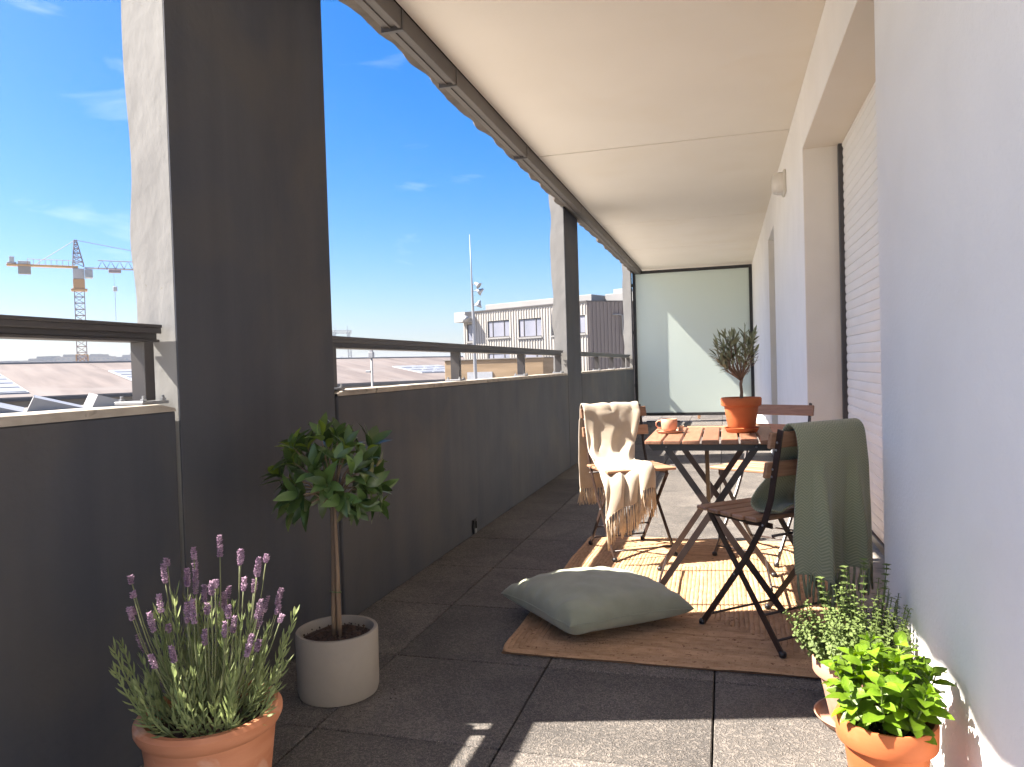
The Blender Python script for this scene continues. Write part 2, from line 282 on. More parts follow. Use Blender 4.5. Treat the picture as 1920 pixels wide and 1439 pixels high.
class MB:
    """collects vertices and faces of ONE mesh object"""
    def __init__(s): s.v = []; s.f = []; s.mi = []; s.uv = {}
    def quad(s, a, b, c, d, mi=0):
        k = len(s.v); s.v += [tuple(a), tuple(b), tuple(c), tuple(d)]; s.f.append((k, k + 1, k + 2, k + 3)); s.mi.append(mi)
    def box(s, x0, x1, y0, y1, z0, z1, mi=0):
        k = len(s.v)
        s.v += [(x0, y0, z0), (x1, y0, z0), (x1, y1, z0), (x0, y1, z0), (x0, y0, z1), (x1, y0, z1), (x1, y1, z1), (x0, y1, z1)]
        for f in ((0, 3, 2, 1), (4, 5, 6, 7), (0, 1, 5, 4), (1, 2, 6, 5), (2, 3, 7, 6), (3, 0, 4, 7)):
            s.f.append(tuple(k + i for i in f)); s.mi.append(mi)
    def bbox(s, x0, x1, y0, y1, z0, z1, c=0.002, mi=0):
        """box with chamfered edges (top and bottom and verticals)"""
        pts = []
        for z, q in ((z0, c), (z0 + c, 0), (z1 - c, 0), (z1, c)):
            a = [(x0 + c + q * 0, y0 + q), (x1 - c, y0 + q), (x1 - q, y0 + c), (x1 - q, y1 - c), (x1 - c, y1 - q), (x0 + c, y1 - q), (x0 + q, y1 - c), (x0 + q, y0 + c)]
            pts.append([(x, y, z) for x, y in a])
        k = len(s.v)
        for r in pts: s.v += r
        for j in range(3):
            for i in range(8):
                i2 = (i + 1) % 8
                s.f.append((k + j * 8 + i, k + j * 8 + i2, k + (j + 1) * 8 + i2, k + (j + 1) * 8 + i)); s.mi.append(mi)
        s.f.append(tuple(k + i for i in reversed(range(8)))); s.mi.append(mi)
        s.f.append(tuple(k + 24 + i for i in range(8))); s.mi.append(mi)
    def bar(s, a, b, w_, t_, side=Vector((1, 0, 0)), mi=0):
        """rectangular bar from a to b: t_ across `side`, w_ across the third axis"""
        a, b = Vector(a), Vector(b); d = (b - a).normalized(); sd = (side - d * side.dot(d)).normalized(); u = d.cross(sd)
        k = len(s.v)
        for p in (a, b):
            for sx, sy in ((-1, -1), (1, -1), (1, 1), (-1, 1)): s.v.append(tuple(p + sd * (sx * t_ / 2) + u * (sy * w_ / 2)))
        for f in ((0, 3, 2, 1), (4, 5, 6, 7), (0, 1, 5, 4), (1, 2, 6, 5), (2, 3, 7, 6), (3, 0, 4, 7)):
            s.f.append(tuple(k + i for i in f)); s.mi.append(mi)
    def tube(s, pts, rad, n=6, cap=True, mi=0):
        pts = [Vector(p) for p in pts]
        if not isinstance(rad, (list, tuple)): rad = [rad] * len(pts)
        k = len(s.v); ref = Vector((0.31, 0.2, 0.93))
        for i, p in enumerate(pts):
            d = (pts[min(i + 1, len(pts) - 1)] - pts[max(i - 1, 0)])
            d = d.normalized() if d.length > 1e-9 else Vector((0, 0, 1))
            a = d.cross(ref); a = a.normalized() if a.length > 0.05 else d.cross(Vector((1, 0, 0))).normalized()
            b = d.cross(a)
            for j in range(n):
                t = 2 * math.pi * j / n
                s.v.append(tuple(p + (a * math.cos(t) + b * math.sin(t)) * rad[i]))
        for i in range(len(pts) - 1):
            for j in range(n):
                j2 = (j + 1) % n
                s.f.append((k + i * n + j, k + i * n + j2, k + (i + 1) * n + j2, k + (i + 1) * n + j)); s.mi.append(mi)
        if cap:
            s.f.append(tuple(k + j for j in reversed(range(n)))); s.mi.append(mi)
            s.f.append(tuple(k + (len(pts) - 1) * n + j for j in range(n))); s.mi.append(mi)
    def lathe(s, prof, n=40, c=(0, 0, 0), wob=0.0, mi=0, caps=True):
        k = len(s.v)
        for r, z in prof:
            for j in range(n):
                t = 2 * math.pi * j / n
                s.v.append((c[0] + r * math.cos(t) * (1 + wob * math.sin(3 * t)), c[1] + r * math.sin(t), c[2] + z))
        for i in range(len(prof) - 1):
            for j in range(n):
                j2 = (j + 1) % n
                s.f.append((k + i * n + j, k + i * n + j2, k + (i + 1) * n + j2, k + (i + 1) * n + j)); s.mi.append(mi)
        if caps:
            s.f.append(tuple(k + j for j in reversed(range(n)))); s.mi.append(mi)
            s.f.append(tuple(k + (len(prof) - 1) * n + j for j in range(n))); s.mi.append(mi)
    def mesh(s, name, mats, smooth=False, angle=None):
        me = bpy.data.meshes.new(name); me.from_pydata(s.v, [], s.f)
        for m in (mats if isinstance(mats, (list, tuple)) else [mats]): me.materials.append(m)
        if any(s.mi): me.polygons.foreach_set('material_index', s.mi)
        if smooth: me.polygons.foreach_set('use_smooth', [True] * len(s.f))
        me.update()
        if smooth and angle:
            me.set_sharp_from_angle(angle=R(angle))
        return me
    def build(s, name, mats, parent=None, smooth=False, loc=None, rot=None, angle=None):
        return link(name, s.mesh(name, mats, smooth, angle), parent, loc, rot)

def one(name, fn, m, parent=None, **k):
    b = MB(); fn(b); return b.build(name, m, parent, **k)

# ------------------------------------------------------------------ ground and sky surroundings
GZ = -11.0
g = MB()
g.quad((-3000, -600, GZ), (2500, -600, GZ), (2500, 4500, GZ), (-3000, 4500, GZ))
tag(g.build('ground', M['ground']), kind='structure')

hz = bpy.data.materials.new('haze_air'); hz.use_nodes = True
hn, hl = hz.node_tree.nodes, hz.node_tree.links; hn.clear()
ho = hn.new('ShaderNodeOutputMaterial'); hv = hn.new('ShaderNodeVolumePrincipled')
hv.inputs['Color'].default_value = (0.86, 0.92, 1.0, 1); hv.inputs['Density'].default_value = 0.0003; hv.inputs['Anisotropy'].default_value = 0.0
hl.new(hv.outputs[0], ho.inputs['Volume'])
hb_ = MB(); hb_.box(-3100, 2600, -700, 4600, GZ - 1.2, 27.5)
tag(hb_.build('haze', hz), kind='stuff')

# ------------------------------------------------------------------ balcony floor of slabs
WX = 0.47            # face of the house wall
PX = -1.48           # inner face of the parapet
fl = MB(); fl.box(PX - 0.30, 4.0, -0.95, 18, -0.35, -0.03)
floor = tag(fl.build('floor', M['bed']), kind='structure')
xs = [PX, -1.135, -0.592, -0.052, WX]
ys = [-0.87, -0.33, 0.21, 0.75, 1.29, 1.836, 2.375, 2.932, 3.525, 4.132, 4.69, 5.25]
while ys[-1] < 16.5: ys.append(ys[-1] + 0.57)
tmesh = {}
for i in range(len(xs) - 1):
    for j in range(len(ys) - 1):
        wx, wy = round(xs[i + 1] - xs[i], 3), round(ys[j + 1] - ys[j], 3)
        if (wx, wy) not in tmesh:
            b = MB(); b.bbox(-wx / 2 + 0.0025, wx / 2 - 0.0025, -wy / 2 + 0.0025, wy / 2 - 0.0025, -0.03, 0.0, 0.003)
            tmesh[(wx, wy)] = b.mesh('tile', M['tile'])
        t = link('tile', tmesh[(wx, wy)], floor, loc=((xs[i] + xs[i + 1]) / 2, (ys[j] + ys[j + 1]) / 2, rnd.uniform(-0.0012, 0.0)))
        t.rotation_euler = (rnd.uniform(-1, 1) * 0.0015, rnd.uniform(-1, 1) * 0.0015, 0)

# ------------------------------------------------------------------ ceiling
CZ_ = 2.59
ce = MB(); ce.box(-1.50, 4.0, -0.6, 18, CZ_ + 0.02, CZ_ + 0.28)
ceiling = tag(ce.build('ceiling', M['bed']), kind='structure')
cy = [-0.6, 0.9, 5.527, 8.52, 10.5, 18]
for j in range(5):
    b = MB(); b.bbox(-1.325, 2.0, cy[j] + (0.012 if j == 2 else 0.006), cy[j + 1] - (0.012 if j == 1 else 0.006), CZ_, CZ_ + 0.018, 0.003)
    b.build('panel', M['ceil'], ceiling)

# ragged slab edge outside the metal edge beam
b = MB(); N = 420
prev = None
for k in range(N + 1):
    y = -0.6 + 15.1 * k / N
    wv = 0.009 * math.sin(y * 15.0 + 2.4 * math.sin(y * 2.3)) + 0.024 * noise.noise(Vector((y * 4.7, 1.7, 0))) + 0.010 * noise.noise(Vector((y * 13, 5.7, 0)))
    x = -1.512 + wv
    ring = [(-1.40, y, CZ_ + 0.018), (-1.40, y, CZ_ - 0.035), (x + 0.012, y, CZ_ - 0.03), (x, y, CZ_ - 0.012), (x - 0.004, y, CZ_ + 0.26), (-1.40, y, CZ_ + 0.26)]
    k0 = len(b.v); b.v += ring
    if k:
        for q in range(6):
            q2 = (q + 1) % 6; b.f.append((k0 - 6 + q, k0 - 6 + q2, k0 + q2, k0 + q)); b.mi.append(0)
eb = b.build('slab_edge', M['slabedge'], ceiling, smooth=True, angle=40)

beam = empty('edge_beam', (-1.37, 3, 2.5), label='dark metal edge beam running along the outer edge of the ceiling', cat='beam')
def bpart(name, fn, m, **k): return one(name, fn, m, beam, **k)
segs = [-0.6, 0.4, 1.55, 2.32, 3.05, 3.74, 5.2, 7.3, 9.4, 11.2, 12.72]
for j in range(len(segs) - 1):
    y0, y1 = segs[j], segs[j + 1]
    def f(b, y0=y0, y1=y1):
        o = Vector((-1.37, 3, 2.5))
        b.bbox(-1.343 - o.x, -1.326 - o.x, y0 + .004 - o.y, y1 - .004 - o.y, 2.50 - o.z, 2.587 - o.z, 0.002)
        b.bbox(-1.418 - o.x, -1.3435 - o.x, y0 + .004 - o.y, y1 - .004 - o.y, 2.512 - o.z, 2.555 - o.z, 0.003)
        b.bbox(-1.385 - o.x, -1.378 - o.x, y0 + .004 - o.y, y1 - .004 - o.y, 2.506 - o.z, 2.5118 - o.z, 0.001)
    bpart('beam_segment', f, M['gutter'])
for y in segs[3:7]:
    def f(b, y=y):
        o = Vector((-1.37, 3, 2.5))
        b.box(-1.424 - o.x, -1.322 - o.x, y - .011 - o.y, y + .011 - o.y, 2.493 - o.z, 2.584 - o.z)
    bpart('joint_collar', f, M['rail'])

# ------------------------------------------------------------------ pillars with ragged outer edge
def pillar(y0, y1, label, ragged=0.010):
    p = empty('pillar', (PX, (y0 + y1) / 2, 0), label=label, cat='pillar', group='concrete pillars along the parapet')
    h = (y1 - y0) / 2
    b = MB(); n = 150
    for k in range(n + 1):
        z = -0.3 + (CZ_ + 0.25 + 0.3) * k / n
        wv = ragged * (0.8 * math.sin(z * 11.0 + 1.1 * math.sin(z * 4.7) + y0) + 0.7 * noise.noise(Vector((z * 5, y0, 3))))
        x = -0.14 + wv
        ring = [(-0.006, -h, z), (-0.006, h, z), (x, h, z), (x - 0.006, 0, z), (x, -h, z)]
        k0 = len(b.v); b.v += ring
        if k:
            for q in range(5):
                q2 = (q + 1) % 5; b.f.append((k0 - 5 + q, k0 - 5 + q2, k0 + q2, k0 + q)); b.mi.append(0)
    b.f.append(tuple(len(b.v) - 5 + i for i in range(5))); b.mi.append(0)
    b.build('shaft', M['concrete'], p)
    one('inner_face', lambda q: q.bbox(-0.0058, 0.0, -h, h, -0.02, CZ_ + 0.001, 0.001), M['darkpaint'], p)
    return p
pillar(1.755, 2.62, 'wide dark grey pillar nearest the camera, behind the small potted tree')
pillar(7.18, 7.885, 'middle dark grey pillar rising behind the chair with the cream throw')
pillar(12.595, 12.735, 'far narrow grey pillar beside the frosted glass screen')

# ------------------------------------------------------------------ parapet walls
def parapet(y0, y1, label):
    p = empty('parapet_wall', (PX, (y0 + y1) / 2, 0), label=label, cat='parapet', group='low dark parapet walls between the pillars')
    h = (y1 - y0) / 2
    def body(b): b.bbox(-0.24, 0.0, -h, h, -0.3, 0.905, 0.004)
    one('wall_body', body, M['darkpaint'], p)
    b = MB(); n = max(6, int((y1 - y0) * 16)); prof = [(-0.246, 0.905), (-0.246, 0.917), (-0.238, 0.922), (-0.008, 0.928), (-0.002, 0.926), (0.001, 0.918), (0.001, 0.905)]
    for k in range(n + 1):
        y = -h + 2 * h * k / n
        e = min(1.0, (h - abs(y)) / 0.035) if h - abs(y) < 0.035 else 1.0
        dz = -0.012 * (1 - e) ** 2
        k0 = len(b.v)
        for i, (x, z) in enumerate(prof):
            jz = 0.0016 * noise.noise(Vector((x * 20, (y + y0) * 9, i))) if 0 < i < 6 else 0
            jx = 0.0016 * noise.noise(Vector((i, (y + y0) * 14, 7)))
            b.v.append((x + jx, y, z + (dz if i not in (0, 6) else 0) + jz))
        if k:
            for q in range(6): b.f.append((k0 - 7 + q, k0 + q, k0 + q + 1, k0 - 7 + q + 1)); b.mi.append(0)
    b.build('coping', M['coping'], p, smooth=True, angle=50)
    return p
parapet(-0.95, 1.738, 'dark grey parapet wall at the left edge, behind the lavender pot')
parapet(2.645, 7.165, 'long dark grey parapet wall between the wide pillar and the middle pillar')
parapet(7.90, 12.585, 'far short looking parapet wall beyond the middle pillar')

def scupper():
    s = empty('drain_outlet', (PX, 4.235, 0.0), label='small black drain outlet at the foot of the long parapet wall', cat='drain')
    def f(b): b.box(0.001, 0.012, -0.03, -0.02, 0.004, 0.085); b.box(0.001, 0.012, 0.02, 0.03, 0.004, 0.085); b.box(0.001, 0.012, -0.0195, 0.0195, 0.075, 0.085); b.box(0.001, 0.003, -0.0195, 0.0195, 0.004, 0.0745)
    one('frame', f, M['black'], s)
    one('flap', lambda b: b.bbox(0.004, 0.014, -0.016, 0.014, 0.003, 0.03, 0.002), M['greysteel'], s)
scupper()

# ------------------------------------------------------------------ handrails on the parapet
def railing(y0, y1, posts, label):
    r = empty('handrail', (-1.55, (y0 + y1) / 2, 0.928), label=label, cat='railing', group='dark metal handrails on the parapet')
    yc = (y0 + y1) / 2
    def top(b):
        b.bbox(-0.052, 0.030, y0 - yc, y1 - yc, 0.212, 0.221, 0.0015)      # flat top
        b.bbox(0.020, 0.0265, y0 - yc, y1 - yc, 0.196, 0.2118, 0.001); b.bbox(0.004, 0.010, y0 - yc, y1 - yc, 0.180, 0.2115, 0.001)      # inner lip
        b.bbox(-0.048, 0.0195, y0 - yc, y1 - yc, 0.172, 0.1795, 0.001)      # underside
    one('top_rail', top, M['rail'], r)
    for y in posts:
        def f(b, y=y):
            b.bbox(-0.030, 0.023, y - yc - 0.004, y - yc + 0.004, 0.010, 0.1715, 0.001)
            b.bbox(0.0235, 0.0295, y - yc - 0.018, y - yc + 0.018, 0.010, 0.1715, 0.001)
        po = one('post', f, M['rail'], r)
        def g_(b, y=y): b.bbox(-0.048, 0.046, y - yc - 0.050, y - yc + 0.050, 0.0, 0.009, 0.0015)
        one('base_plate', g_, M['greysteel'], r)
        for sx, sy in ((-0.036, -0.035), (0.037, -0.036), (0.037, 0.036)):
            def h_(b, sx=sx, sy=sy, y=y):
                b.lathe([(0.0085, 0.0092), (0.0085, 0.0155), (0.0045, 0.016), (0.0045, 0.024)], 6, (sx, y - yc + sy, 0))
            one('bolt', h_, M['greysteel'], r)
railing(-0.9, 1.745, [1.692, 0.3], 'dark handrail at the left edge of the picture, ending at the wide pillar')
railing(2.63, 7.16, [2.70, 4.19, 5.68, 7.05], 'dark handrail on the long parapet between the two nearer pillars')
railing(7.895, 12.58, [8.0, 9.3, 10.6, 11.9, 12.5], 'small far handrail beyond the middle pillar')

# ------------------------------------------------------------------ house wall with recesses
wall = empty('house_wall', (WX, 5, 0), label='white rendered house wall along the right side with a shuttered recess', cat='wall')
SZ = 2.24
def wp(fn, m='wall', name='wall_section'):
    def f(b):
        k = len(b.v); fn(b)
        b.v = [(x - WX, y - 5, z) for x, y, z in b.v]
    return one(name, f, M[m], wall)
wp(lambda b: b.bbox(WX, 1.1, -0.95, 2.55, -0.02, CZ_ - 0.002, 0.003))
wp(lambda b: b.bbox(WX, 1.1, 2.551, 4.729, SZ + 0.002, CZ_ - 0.002, 0.003))
wp(lambda b: b.bbox(WX, 1.1, 4.73, 7.36, -0.02, CZ_ - 0.002, 0.003))
wp(lambda b: b.bbox(WX, 1.1, 7.361, 8.299, 2.252, CZ_ - 0.002, 0.003))
wp(lambda b: b.bbox(WX, 1.1, 8.30, 17, -0.02, CZ_ - 0.002, 0.003))
wp(lambda b: b.box(WX + 0.003, 0.80, 4.724, 4.7295, 0.05, SZ), 'reveal', 'reveal')          # far jamb of the recess
wp(lambda b: b.box(WX + 0.003, 0.80, 2.5515, 4.7235, SZ - 0.004, SZ + 0.001), 'ceil', 'soffit')
wp(lambda b: b.box(WX + 0.003, 0.80, 8.2935, 8.2995, 0.05, 2.25), 'reveal', 'reveal')
wp(lambda b: b.box(WX + 0.003, 1.0, 7.362, 8.293, -0.02, 0.06), 'coping', 'threshold')
wp(lambda b: b.box(WX + 0.003, 1.0, 2.5515, 4.723, -0.02, 0.045), 'coping', 'threshold')
wp(lambda b: b.box(0.90, 0.93, 7.362, 8.293, 0.061, 2.2515), 'shutter', 'door_panel')

shut = empty('roller_shutter', (0.69, 3.64, 0.05), label='closed white roller shutter of horizontal slats in the wall recess', cat='roller shutter')
prof = [(0.0, 0.0), (-0.0035, 0.003), (-0.0058, 0.014), (-0.0066, 0.026), (-0.0058, 0.037), (-0.0035, 0.047), (0.0, 0.0489)]
b = MB()
for yy in (-1.06, 1.04):
    for x, z in prof: b.v.append((x, yy, z))
    for x, z in reversed(prof): b.v.append((x + 0.008, yy, z))
n14 = 14
for i in range(n14): b.f.append((i, (i + 1) % n14, n14 + (i + 1) % n14, n14 + i)); b.mi.append(0)
b.f.append(tuple(range(n14 - 1, -1, -1))); b.mi.append(0); b.f.append(tuple(range(n14, 2 * n14))); b.mi.append(0)
slat = b.mesh('slat', M['shutter'], smooth=True, angle=35)
z = 0.085
while z < 2.17:
    link('slat', slat, shut, loc=(rnd.uniform(-.0008, .0008), 0, z)); z += 0.0492
one('bottom_bar', lambda b: b.bbox(-0.016, 0.010, -1.06, 1.04, 0.045, 0.084, 0.003), M['rail'], shut)
one('guide_rail', lambda b: b.bbox(-0.030, 0.014, 1.041, 1.078, -0.004, 2.185, 0.003), M['rail'], shut)
one('guide_rail', lambda b: b.bbox(-0.030, 0.014, -1.085, -1.0605, -0.004, 2.185, 0.003), M['rail'], shut)
one('head_box', lambda b: b.bbox(-0.010, 0.10, -1.06, 1.04, 2.165, 2.1845, 0.002), M['shutter'], shut)

lamp = empty('wall_lamp', (WX, 5.95, 2.315), label='small square off-white lamp high on the white wall', cat='wall lamp')
one('backplate', lambda b: b.bbox(-0.022, -0.0005, -0.095, 0.095, -0.085, 0.085, 0.006), M['plasticw'], lamp)
def lg(b):
    n = 10; rows = [(0.0, 0.080, 0.072), (-0.030, 0.080, 0.072), (-0.060, 0.072, 0.064), (-0.074, 0.055, 0.048)]
    for (dx, hy, hz) in rows:
        k = len(b.v); c = 0.018
        for (sy, sz) in ((-hy + c, -hz), (hy - c, -hz), (hy, -hz + c), (hy, hz - c), (hy - c, hz), (-hy + c, hz), (-hy, hz - c), (-hy, -hz + c)): b.v.append((-0.0225 + dx, sy, sz))
        if k:
            for i in range(8): b.f.append((k - 8 + i, k - 8 + (i + 1) % 8, k + (i + 1) % 8, k + i)); b.mi.append(0)
    b.f.append(tuple(len(b.v) - 8 + i for i in range(8))); b.mi.append(0)
one('diffuser', lg, M['lampglass'], lamp, smooth=True, angle=50)

# ------------------------------------------------------------------ frosted screen
scr = empty('privacy_screen', (-0.47, 12.75, 0.0), label='frosted glass privacy screen in a black frame closing the far end', cat='privacy screen')
X0, X1 = -1.0, 0.935
one('glass_pane', lambda b: b.bbox(X0 + .045, X1 - .045, -0.005, 0.005, 0.150, 2.515, 0.001), M['frosted'], scr)
one('frame_post', lambda b: b.bbox(X0, X0 + 0.05, -0.025, 0.025, 0.0, 2.56, 0.003), M['black'], scr)
one('frame_post', lambda b: b.bbox(X1 - 0.05, X1, -0.025, 0.025, 0.0, 2.56, 0.003), M['black'], scr)
one('frame_rail', lambda b: b.bbox(X0 + .0505, X1 - .0505, -0.022, 0.022, 2.51, 2.56, 0.003), M['black'], scr)
one('frame_rail', lambda b: b.bbox(X0 + .0505, X1 - .0505, -0.022, 0.022, 0.105, 0.155, 0.003), M['black'], scr)
for zz in (0.6, 1.5, 2.3): one('hinge', lambda b, zz=zz: b.bbox(X0 - 0.014, X0 - 0.0005, -0.03, -0.012, zz, zz + .05, .002), M['black'], scr)
one('base_shoe', lambda b: b.bbox(X0 + .18, X1 - 1.2, -0.05, 0.03, 0.0, 0.02, .003), M['black'], scr)
# the neighbour's side
nb = tag(one('neighbour_table', lambda b: (b.bbox(-0.45, 0.45, -.25, .25, 0.70, 0.73, .004), [b.bbox(x - .02, x + .02, y - .02, y + .02, 0, 0.699, .002) for x in (-.4, .4) for y in (-.2, .2)]), M['wood'], loc=(-0.05, 13.6, 0)),
         'blurred dark table shape behind the frosted glass screen', 'table')

# ------------------------------------------------------------------ furniture
RIV = MB(); RIV.lathe([(0.0045, 0), (0.004, 0.002), (0.0015, 0.003)], 8)
rivet = RIV.mesh('rivet', M['greysteel'], smooth=True)
def rivet_at(p, parent, sx=1):
    return link('rivet', rivet, parent, mtx=Matrix.Translation(p) @ Matrix.Rotation(R(90) * sx, 4, 'Y'))

SW = 0.165
def make_chair(loc, rz, label):
    c = empty('folding_chair', loc, R(rz), label, 'chair', 'wood and metal folding chairs round the table')
    X = Vector((1, 0, 0))
    for s in (-1, 1):
        b = MB(); x = s * SW
        pts = [(x, 0.19, 0.008), (x, -0.045, 0.30), (x, -0.135, 0.44), (x, -0.165, 0.52), (x, -0.215, 0.755)]
        for a, q in zip(pts[:-1], pts[1:]): b.bar(a, Vector(q) + (Vector(q) - Vector(a)).normalized() * 0.003, 0.021, 0.007, X)
        lg_ = b.build('leg', M['brownsteel'], c)
        one('foot_cap', lambda q: q.lathe([(0.010, 0), (0.013, 0.004), (0.013, 0.014), (0.009, 0.02)], 10, (x, 0.192, 0)), M['black'], lg_, smooth=True)
        for p in ((x + s * .004, -0.203, .715), (x + s * .004, -0.198, .69), (x + s * .004, -0.180, .625), (x + s * .004, -0.176, .60), (x + s * .004, -0.13, .43)): rivet_at(p, lg_, s)
        b = MB(); x2 = s * (SW - 0.011)
        b.bar((x2, -0.19, 0.008), (x2, 0.145, 0.425), 0.021, 0.007, X)
        l2 = b.build('leg', M['brownsteel'], c)
        one('foot_cap', lambda q: q.lathe([(0.010, 0), (0.013, 0.004), (0.013, 0.014), (0.009, 0.02)], 10, (x2, -0.192, 0)), M['black'], l2, smooth=True)
        rivet_at((x + s * .004, 0.012, 0.232), l2, s)
        b = MB(); b.bar((x2 - s * .009, -0.15, 0.428), (x2 - s * .009, 0.165, 0.428), 0.018, 0.006, X); b.build('seat_rail', M['brownsteel'], c)
    for (y, z_, xx) in ((0.163, 0.045, SW - .004), (-0.163, 0.045, SW - .016), (-0.105, 0.115, SW - .016), (-0.165, 0.40, SW - .004)):
        b = MB(); b.tube([(-xx, y, z_), (xx, y, z_)], 0.0045, 8); b.build('stretcher', M['brownsteel'], c, smooth=True)
    ss = MB(); ss.bbox(-0.188, 0.188, -0.026, 0.026, 0, 0.014, 0.003)
    sm = ss.mesh('seat_slat', M['wood'])
    for k in range(5):
        link('seat_slat', sm, c, loc=(rnd.uniform(-.002, .002), 0.158 - k * 0.063, 0.4375 + (0.002 if k in (0, 4) else 0)))
    bs = MB(); bs.bbox(-0.192, 0.192, -0.007, 0.007, -0.027, 0.027, 0.003)
    bm_ = bs.mesh('back_slat', M['wood'])
    for (y, z_) in ((-0.190, 0.722), (-0.168, 0.622)):
        o = link('back_slat', bm_, c, loc=(0, y, z_)); o.rotation_euler = (R(12), 0, 0)
    return c
chair_l = make_chair((-0.50, 3.93, 0.012), 210, 'folding chair on the left with a cream fringed throw over its back')
chair_b = make_chair((0.17, 3.97, 0.012), 150, 'bare folding chair behind the table, partly hidden by the olive pot')
chair_r = make_chair((0.15, 2.83, 0.012), 42, 'folding chair in front at right carrying the green throw')

tb = empty('folding_table', (-0.06, 3.31, 0.012), label='square folding table with wooden slat top and crossed metal legs', cat='table')
TZ = 0.678
for k in range(7):
    x = -0.26 + 0.0385 + k * 0.0738
    one('tabletop_slat', lambda b, x=x: b.bbox(x - 0.033, x + 0.033, -0.31, 0.31 if k not in (2,) else 0.31, TZ - 0.016, TZ, 0.003), M['woody'], tb)
one('tabletop_slat', lambda b: b.bbox(-0.12, 0.26, 0.316, 0.372, TZ - 0.016, TZ, 0.003), M['wood'], tb)
for y in (-0.275, 0.275):
    def f(b, y=y):
        k = len(b.v)
        b.v += [(-0.245, y - .011, TZ - .017), (0.245, y - .011, TZ - .017), (0.225, y - .011, TZ - .043), (-0.225, y - .011, TZ - .043), (-0.245, y + .011, TZ - .017), (0.245, y + .011, TZ - .017), (0.225, y + .011, TZ - .043), (-0.225, y + .011, TZ - .043)]
        for q in ((0, 3, 2, 1), (4, 5, 6, 7), (0, 1, 5, 4), (1, 2, 6, 5), (2, 3, 7, 6), (3, 0, 4, 7)): b.f.append(tuple(k + i for i in q)); b.mi.append(0)
    one('apron', f, M['black'], tb)
for s, y in ((-1, -0.26), (1, -0.245), (-1, 0.245), (1, 0.26)):
    b = MB(); b.bar((s * 0.175, y, TZ - .03), (-s * 0.255, y, 0.008), 0.025, 0.009, Vector((0, 1, 0)))
    l_ = b.build('leg', M['brownsteel'], tb)
    one('foot_cap', lambda q, s=s, y=y: q.lathe([(0.012, 0), (0.015, 0.004), (0.014, 0.012), (0.009, 0.018)], 10, (-s * 0.256, y, 0)), M['black'], l_, smooth=True)
for s in (-1, 1):
    o = link('rivet', rivet, tb, mtx=Matrix.Translation((s * 0.172, -0.2862, TZ - .028)) @ Matrix.Rotation(R(90), 4, 'X'))
b = MB(); b.bar((-0.015, -0.262, TZ - .03), (-0.018, 0.02, 0.30), 0.022, 0.016, Vector((1, 0, 0))); b.build('brace', M['black'], tb)
for zz in (0.10,):
    for x in (-0.22, 0.22):
        b = MB(); b.tube([(x, -0.25, zz - 0.02), (x, 0.25, zz - 0.02)], 0.005, 8); b.build('stretcher', M['brownsteel'], tb, smooth=True)

# ------------------------------------------------------------------ jute rug
rug = empty('jute_rug', (-0.18, 3.35, 0.0), label='rectangular braided jute rug in warm straw brown under the table', cat='rug')
RA, RB = 0.60, 0.90
one('backing', lambda b: b.box(-RA + .008, RA - .008, -RB + .008, RB - .008, 0.0005, 0.004), M['jutebase'], rug)
nrow = 34; RW = RA / nrow
for k in range(nrow):
    a1, b1 = RA - k * RW, RB - k * RW; a0, b0 = a1 - RW * 0.96, b1 - RW * 0.96
    b = MB(); prof = [(0.0, 0.0078), (0.14, 0.0096), (0.36, 0.0105), (0.64, 0.0105), (0.86, 0.0096), (1.0, 0.0078)]
    per = []
    for (ax, ay, bx, by) in ((-1, -1, 1, -1), (1, -1, 1, 1), (1, 1, -1, 1), (-1, 1, -1, -1)):
        n = 26
        for i in range(n):
            t = i / n; per.append((ax + (bx - ax) * t, ay + (by - ay) * t))
    for (ux, uy) in per:
        cr = 0.012 if k == 0 else 0.004
        sh = cr if abs(ux) > .999 and abs(uy) > .999 else 0
        wob = 0.0022 * noise.noise(Vector((ux * a1 * 14, uy * b1 * 14, k * .3))) * (1.6 if k == 0 else 1)
        for (t, z_) in prof:
            aa, bb = a1 + (a0 - a1) * t, b1 + (b0 - b1) * t
            X_, Y_ = ux * (aa - sh), uy * (bb - sh)
            b.v.append((X_ + wob + 0.009 * noise.noise(Vector((X_ * 2.6, Y_ * 2.6, 1.3))), Y_ + wob + 0.009 * noise.noise(Vector((X_ * 2.6, Y_ * 2.6, 8.3))), max(0.0, 0.006 * noise.noise(Vector((X_ * 4.1, Y_ * 4.1, 4.4)))) + z_ + 0.0012 * noise.noise(Vector((ux * aa * 30, uy * bb * 30, 5)))))
    m_ = len(prof); P_ = len(per)
    for i in range(P_):
        for q in range(m_ - 1):
            i2 = (i + 1) % P_
            b.f.append((i * m_ + q, i2 * m_ + q, i2 * m_ + q + 1, i * m_ + q + 1)); b.mi.append(0)
    b.build('braid_row', M['jute'], rug, smooth=True)

